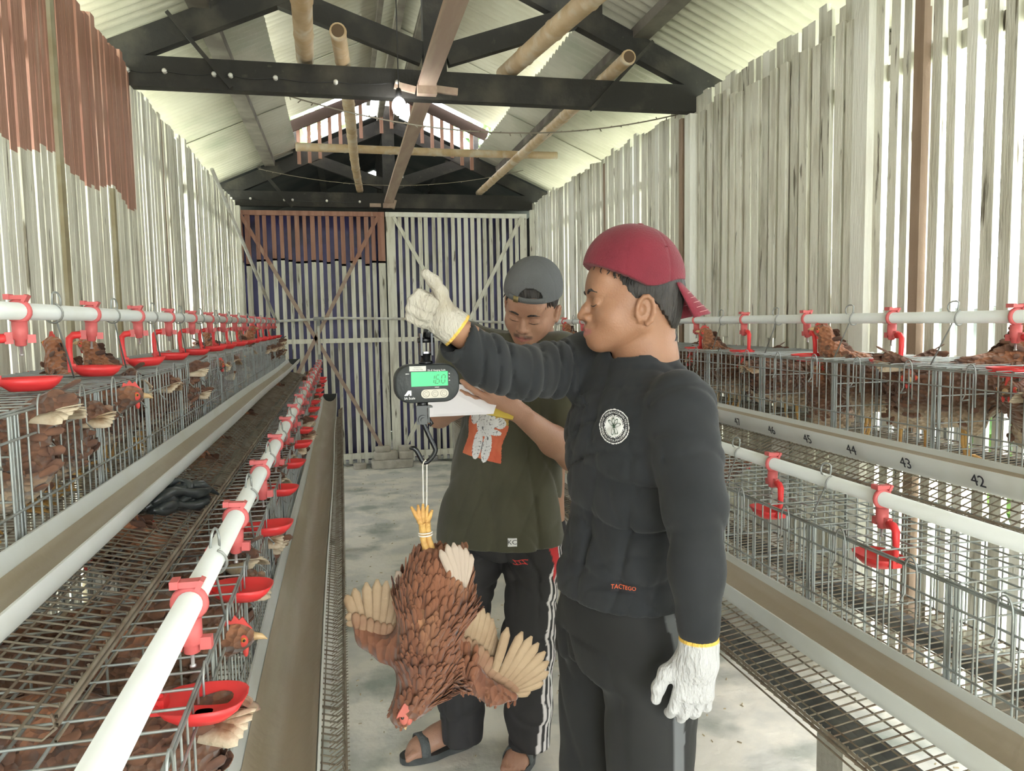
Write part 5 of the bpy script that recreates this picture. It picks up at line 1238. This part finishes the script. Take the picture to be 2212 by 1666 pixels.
sr = Vector((0, 0, 1)); t = thing('hanging_scale', 'black digital hanging scale with a green lit display, held up in the gloved fist', 'scale', sc_o)
def SP(u, v, w=0): return xS*u+sr*v+nS*w
U = DS/1636.0*1.02
def rrect(w, h, r, n=8, pw=None):
    out = []
    for cx, cy, a0 in ((w/2-r, h/2-r, 0), (-w/2+r, h/2-r, PI/2), (-w/2+r, -h/2+r, PI), (w/2-r, -h/2+r, PI*1.5)):
        for i in range(n+1): a = a0+PI/2*i/n; out.append((cx+r*math.cos(a), cy+r*math.sin(a)))
    return out
g = MB(); rings = []
for k, w_ in ((.90, -.024), (.975, -.021), (1, -.014), (1, .003), (.975, .009), (.93, .011)): rings.append([SP(x*k, y*k, w_) for x, y in rrect(.118, .070, .028)])
m = len(rings[0]); vs = [p for r in rings for p in r]; g.add(vs, [(i*m+k, i*m+(k+1) % m, (i+1)*m+(k+1) % m, (i+1)*m+k) for i in range(len(rings)-1) for k in range(m)]+[tuple(range(m))[::-1], tuple((len(rings)-1)*m+k for k in range(m))], True); g.build('casing', m_case, t)
def plate(name, u, v, w, h, off, th, m, r=None, par=t, **kw):
    g = MB(); P = rrect(w, h, r) if r else [(w/2, h/2), (-w/2, h/2), (-w/2, -h/2), (w/2, -h/2)]; g.prism([SP(u+x, v+y) for x, y in P], nS, off, th); return g.build(name, m, par, **kw)
lcd = plate('display', .0035, .0085, .0665, .0260, .0108, .0006, m_lcd, label='green backlit display reading 1.60')
def seg7(ch, u, v, g, w=.0062, h=.0150, t_=.0013):
    on = {'1': 'bc', '6': 'acdefg', '0': 'abcdef'}[ch]; sl = .0009
    for s_, (a, b, c, d) in {'a': (-1, 1, 1, 1), 'b': (1, 1, 1, 0), 'c': (1, 0, 1, -1), 'd': (-1, -1, 1, -1), 'e': (-1, 0, -1, -1), 'f': (-1, 1, -1, 0), 'g': (-1, 0, 1, 0)}.items():
        if s_ in on: p = SP(u+a*w/2+b*sl, v+b*h/2, .0116); q = SP(u+c*w/2+d*sl, v+d*h/2, .0116); e = (q-p).normalized()*.0009; g.bar(p+e, q-e, t_, .0004, up=nS)
g = MB(); seg7('1', .0085, .0075, g); seg7('6', .0180, .0075, g); seg7('0', .0285, .0075, g); g.box(SP(.0135, .0002, .0116), (.0016, .0016, .0016)); g.build('digits', m_seg, lcd, label='dark digits 1.60')
plate('button_strip', .0125, -.0185, .050, .0160, .0108, .0008, m_btn, .0078)
for u, s_ in ((-.0035, '\u2263'), (.0125, 'O'), (.0285, 'I')):
    g = MB(); g.tube([SP(u+.0058*math.cos(a), -.0185+.0058*math.sin(a), .0118) for a in [2*PI*i/20 for i in range(20)]], .0005, 4, closed=True); g.tube([SP(u+.0028*math.cos(a), -.0185+.0028*math.sin(a), .0118) for a in [.5+5.2*i/12 for i in range(12)]], .0004, 4); g.build('button', m_btnr, t)
MS = frame((0, 0, 0), xS, nS)
def stext(body, u, v, size, m, **kw): M = frame(SP(u, v, .0112), xS, nS); return text_mb(body, size, m, t, M, **kw)
stext('3A Scale', -.0335, -.0255, .0058, m_wtxt); stext('DL-E Hanging Scale', .0165, .0238, .0042, m_wtxt); stext('ZERO', -.0365, .0185, .0026, m_wtxt)
stext('kg', .0395, .0175, .003, m_wtxt); stext('lb', .0395, .0115, .003, m_wtxt); stext('oz', .0395, .0050, .003, m_wtxt); stext('HOLD', .0165, -.0070, .0028, m_wtxt)
st = plate('sticker', -.0175, .0275, .030, .0092, .0108, .0004, m_sticker); text_mb('Model: DL-E', .0026, m_gtxt, st, frame(SP(-.0175, .0295, .0114), xS, nS)); text_mb('Cap: 100kg  d=50g', .0024, m_gtxt, st, frame(SP(-.0175, .0258, .0114), xS, nS))
g = MB(); g.prism([SP(-.043, -.0205), SP(-.036, -.0115), SP(-.030, -.0115), SP(-.030, -.0205), SP(-.0335, -.0205), SP(-.0335, -.016), SP(-.0365, -.0205)], nS, .0108, .0004); g.build('maker_mark', m_wtxt, t)
# upper shackle, nut, swivel and handle grip
def S3(px, py, w=0): return at(px, py, D=DS)-sc_o+nS*w
g = MB(); R = None; c = S3(921, 776, -.006); g.lathe([(.0125, -.009), (.0125, -.004), (.009, -.003), (.009, .010)], c, 14); g.build('base_plate', m_gloss, t)
g = MB(); g.lathe([(.0085, 0), (.0085, .010)], S3(921, 772, -.006), 6, smooth=False); g.build('hex_nut', m_metalpl, t, label='bright hexagonal nut')
for s_ in (-1, 1): g = MB(); g.box(S3(921, 744, -.006)+xS*s_*.0095, (.0035, .022, .040), Matrix((xS, nS, sr)).transposed()); g.build('shackle_plate', m_gloss, t)
g = MB(); g.tube([S3(921, 735, -.006)-xS*.015, S3(921, 735, -.006)+xS*.015], .005, 12); g.build('pin', m_gloss, t)
g = MB(); g.tube([S3(925, 730, -.006), S3(928, 712, -.008), S3(938, 690, -.012), S3(934, 660, -.015), S3(924, 640, -.012), S3(917, 636, -.010)], [.009, .010, .010, .010, .009, .007], 12); g.build('handle_grip', m_gloss, t)
# lower shackle and hook
g = MB(); g.lathe([(.010, -.008), (.010, .006)], S3(914, 872, -.006), 12); g.build('lower_neck', m_gloss, t)
br = Matrix((xS, nS, sr)).transposed()
g = MB(); g.box(S3(910, 896, .006), (.0195, .003, .034), br); g.box(S3(925, 894, -.006), (.003, .024, .032), br); g.box(S3(918, 879, -.004), (.026, .022, .003), br); g.build('bracket', m_gloss, t)
g = MB(); c = S3(912, 906, .006); g.tube([c-nS*.024, c+nS*.006], .0085, 18); g.tube([c+nS*.006, c+nS*.010], .0045, 12); g.build('bolt', m_gloss, t)
g = MB(); g.tube([S3(925, 902, -.002), S3(934, 916, -.002), S3(928, 920, -.002)], .003, 8); g.build('safety_catch', m_gloss, t)
hp = [(914, 912), (922, 930), (930, 948), (940, 968), (941, 976), (936, 986), (926, 997), (918, 1000), (911, 994), (906, 984), (900, 974), (893, 969), (885, 970)]
g = MB(); P = [S3(x, y, -.004) for x, y in hp]; Q = []
for i in range(len(P)-1):
    p0, p1, p2, p3 = P[max(i-1, 0)], P[i], P[i+1], P[min(i+2, len(P)-1)]
    for k in range(5): u = k/5; Q.append(.5*((2*p1)+(p2-p0)*u+(2*p0-5*p1+4*p2-p3)*u*u+(3*p1-p0-3*p2+p3)*u**3))
Q.append(P[-1]); g.tube(Q, [.0044]*(len(Q)-6)+[.0042, .004, .0036, .003, .0024, .0015], 12); g.build('hook', m_gloss, t)
# ================================================================ the hen being weighed
def Q2(px, py, dd=0): return at(px, py, D=DS)-vS*0+vS*dd
HO = Q2(925, 1160)
hn = thing('weighed_hen', 'brown hen hanging upside down by its bound feet with both wings spread', 'hen', HO)
def rel(o): o.location = -HO; return o
m_hh = mat('reddish brown plumage', (.20, .078, .040), (.14, .05, .027), 35, .4, .65, (1, 1, .45), rough=.8, bump=1.2, vor=60, bstretch=(1.2, 1.2, .5), attr=('pale',), acol=((.45, .22, .11),), sheen=.2)
m_hp = mat('soft chestnut feathers', (.205, .080, .041), (.145, .052, .028), 18, .4, .65, (1, 1, .5), rough=.95, sheen=.15, col3=(.27, .125, .065), s3=9, lo3=.55, hi3=.7)
m_quill = mat('tan flight feathers', (.36, .26, .165), (.28, .185, .11), 16, .4, .7, rough=.75, bump=.4)
m_quill2 = mat('pale tail feathers', (.42, .34, .28), (.3, .2, .14), 14, .5, .7, rough=.75)
m_covert = mat('mottled covert feathers', (.29, .18, .11), (.22, .11, .065), 20, .4, .7, rough=.8)
lo = [min(Q2(740, 1300)[i], Q2(1200, 1300)[i])-.08 for i in range(3)]; hi = [max(Q2(740, 1300)[i], Q2(1200, 1300)[i])+.08 for i in range(3)]
S = SDF(np.arange(lo[0], hi[0], .0036), np.arange(lo[1]-.04, hi[1]+.04, .0036), np.arange(.66, 1.10, .0036))
Rb = rotm((Q2(905, 1440)-Q2(945, 1240)).normalized(), vS)
up_ = (Q2(945, 1240)-Q2(905, 1440)).normalized()
px = DS*1.04/1636
S.chain([Q2(922, 1200), Q2(915, 1240), Q2(900, 1290)], [.011, .020, .036], .03); S.chain([Q2(935, 1205), Q2(950, 1245), Q2(965, 1290)], [.010, .020, .036], .03)
S.chain([Q2(940, 1270), Q2(935, 1330), Q2(918, 1400), Q2(915, 1450)], [.050, .058, .052, .044], .03)
S.chain([Q2(985, 1250), Q2(975, 1300)], [.024, .036], .03); S.chain([Q2(985, 1240), Q2(1000, 1200)], [.020, .010], .03)
S.chain([Q2(920, 1440), Q2(912, 1480), Q2(888, 1510, -.01), Q2(868, 1535, -.01)], [.050, .040, .026, .019], .025)
S.ell(Q2(868, 1535, -.01), (.021, .022, .024), None, .012)
S.chain([Q2(960, 1430), Q2(1010, 1462), Q2(1065, 1495, -.01), Q2(1110, 1500, -.01)], [.030, .024, .015, .008], .02, flat=(vS, .7))
S.chain([Q2(870, 1400), Q2(835, 1405), Q2(790, 1385, .01), Q2(765, 1350, .01)], [.026, .018, .012, .007], .02, flat=(vS, .7))
hb = S.build('body', m_hh, hn, {'pale': lambda P: np.exp(-((P[:, 2]-.93)/.07)**2-(((P-np.array(Q2(912, 1380))) @ np.array(xS))/.03)**2)*.8}, 1); rel(hb)
ztop = Q2(930, 1222).z
plumage(S, hn, m_hp, 2600, .044, .0055, up_+V(0, 0, .0), lambda p: p[2] < ztop and p[2] > .735 and -.052 < (Vector(p)-Q2(918, 1350)).dot(xS) < .082, 4, lift=.13)
rel([c for c in kids(hn) if c.name.startswith('plumage')][0])
# wings
def wing(bases, tips, w, m, nm, side, dd=0, sg=.004):
    g = MB()
    for i, (b, e) in enumerate(zip(bases, tips)): blade_to(g, Q2(*b, dd+.0012*i), Q2(*e, dd+.0016*i), -vS, w*px*.92, sg, .08)
    rel(g.build(nm, m, hn))
def lerp2(a, b, n): return [(a[0]+(b[0]-a[0])*i/(n-1), a[1]+(b[1]-a[1])*i/(n-1)) for i in range(n)]
wing([(775, 1358), (785, 1372), (797, 1382), (808, 1390), (818, 1395), (828, 1397), (838, 1398), (850, 1398)], [(747, 1290), (764, 1276), (790, 1264), (814, 1258), (834, 1262), (853, 1270), (868, 1290), (878, 1315)], 11.5, m_quill, 'flight_feathers', -1, .012)
wing([(762, 1345), (760, 1340)], [(748, 1330), (752, 1360)], 9, m_quill, 'leading_feathers', -1, .010)
wing([(770, 1362), (782, 1375), (795, 1387), (808, 1397), (822, 1403), (836, 1406), (850, 1408), (862, 1406)], [(768, 1325), (783, 1330), (800, 1338), (815, 1345), (829, 1350), (842, 1352), (856, 1352), (872, 1350)], 9.5, m_covert, 'covert_feathers', -1, .004)
wing([(1062, 1482), (1072, 1486), (1080, 1489), (1088, 1492), (1094, 1496), (1098, 1500), (1100, 1502), (1100, 1504), (1095, 1506)], [(1098, 1360), (1130, 1370), (1151, 1381), (1166, 1396), (1181, 1416), (1189, 1438), (1189, 1462), (1178, 1486), (1150, 1508)], 11.5, m_quill, 'flight_feathers', 1, .010)
wing(lerp2((985, 1430), (1055, 1480), 9), [(1010, 1306), (1022, 1308), (1034, 1314), (1046, 1322), (1057, 1333), (1066, 1346), (1070, 1362), (1072, 1380), (1076, 1392)], 12.5, m_quill, 'secondary_feathers', 1, .014)
wing(lerp2((985, 1445), (1085, 1500), 11), [(1000, 1375), (1014, 1378), (1028, 1386), (1042, 1398), (1054, 1410), (1066, 1424), (1080, 1436), (1094, 1448), (1108, 1462), (1120, 1476), (1130, 1492)], 11, m_covert, 'covert_feathers', 1, .002)
wing([(985, 1250), (990, 1250), (992, 1252), (998, 1250), (1000, 1255), (1002, 1256)], [(950, 1174), (964, 1163), (978, 1160), (990, 1166), (1004, 1172), (1016, 1186)], 9, m_quill2, 'tail_feathers', 1, -.040)
wing([(880, 1270), (876, 1275)], [(856, 1238), (852, 1248)], 8, m_quill2, 'flank_feathers', 1, .01)
# legs, toes, cord
for k, (a, b, c) in enumerate((((922, 1195), (914, 1165), (912, 1130)), ((937, 1200), (926, 1165), (922, 1130)))):
    g = MB(); A, B_, C_ = Q2(*a, .004*k), Q2(*b, .004*k), Q2(*c, .004*k); g.tube([A, A.lerp(B_, .5), B_, C_], [.0080, .0062, .0058, .0070], 10)
    for j, (ex, ey, mx, my) in enumerate((((888, 1096), (898, 1112)), ((903, 1090), (905, 1110)), ((915, 1088), (914, 1110)), ((908, 1120), (904, 1124))) if k == 0 else (((934, 1104), (928, 1118)), ((925, 1096), (921, 1112)), ((918, 1108), (918, 1118)), ((930, 1120), (928, 1126)))) if False else ():
        pass
    for (ex, ey), (mx, my) in ((((888, 1094), (899, 1112)), ((903, 1090), (905, 1110)), ((914, 1088), (913, 1110)), ((900, 1118), (906, 1126))) if k == 0 else (((934, 1102), (928, 1116)), ((924, 1092), (920, 1112)), ((930, 1112), (924, 1122)))):
        g.tube([C_, Q2(mx, my, -.004+.006*k), Q2(ex, ey, -.002+.004*k)], [.0058, .0048, .0022], 8)
    rel(g.build('leg', m_hleg, hn, label='yellow scaly leg with bunched toes'))
g = MB(); rc = Q2(919, 1155); g.tube([rc+xS*.0125*math.cos(a)+vS*.010*math.sin(a)+V(0, 0, .001*math.sin(a)) for a in [2*PI*i/20 for i in range(20)]], .0016, 6, closed=True); g.tube([rc+xS*.0125*math.cos(a)+vS*.010*math.sin(a)+V(0, 0, .004) for a in [2*PI*i/20 for i in range(20)]], .0014, 6, closed=True); rel(g.build('binding_band', mat('white string', (.70, .66, .60), rough=.8), hn))
hc = Q2(868, 1535, -.012)
g = MB(); cps = [Q2(*q, -.032) for q in ((884, 1488), (878, 1496), (872, 1500), (866, 1512), (862, 1524), (870, 1520), (880, 1512), (886, 1502))]; g.prism(cps, vS, -.004, .008); rel(g.build('comb', m_comb2, hn)) if False else None
m_comb2 = mat('pale red comb and face', (.50, .13, .10), rough=.6)
g = MB(); g.prism([Q2(*q, -.042) for q in ((885, 1486), (879, 1492), (873, 1497), (868, 1506), (862, 1516), (858, 1527), (865, 1522), (872, 1524), (878, 1516), (884, 1512), (888, 1504), (883, 1500))], vS, -.003, .007); rel(g.build('comb', m_comb2, hn))
g = MB(); g.ell(Q2(874, 1530, -.036), (.009, .006, .013)); g.ell(Q2(884, 1534, -.032), (.007, .005, .012)); rel(g.build('wattle_and_face', m_comb2, hn))
g = MB(); g.ell(Q2(871, 1526, -.043), (.003, .003, .003)); rel(g.build('eye', m_eye, hn))
g = MB(); g.tube([Q2(873, 1545, -.022), Q2(876, 1556, -.024), Q2(877, 1562, -.024)], [.006, .004, .001], 8); rel(g.build('beak', m_beak, hn))
plumage(S, hn, m_hp, 500, .014, .0028, V(0, 0, -1)-xS*.2, lambda p: p[2] < .775, 9, 'head_feathers', .10); rel([c for c in kids(hn) if c.name.startswith('head_feathers')][0])
# loop of string from hook to feet
g = MB(); a = Q2(914, 991); g.tube([Q2(915, 1150), Q2(914, 1060), Q2(913, 1005), Q2(915, 997, -.006), Q2(919, 994, 0), Q2(922, 1000, .006), Q2(922, 1060, .002), Q2(921, 1150)], .0012, 6); g.build('string_loop', bpy.data.materials['white string'], None, label='thin white string loop hanging from the scale hook to the hen feet', cat='string')
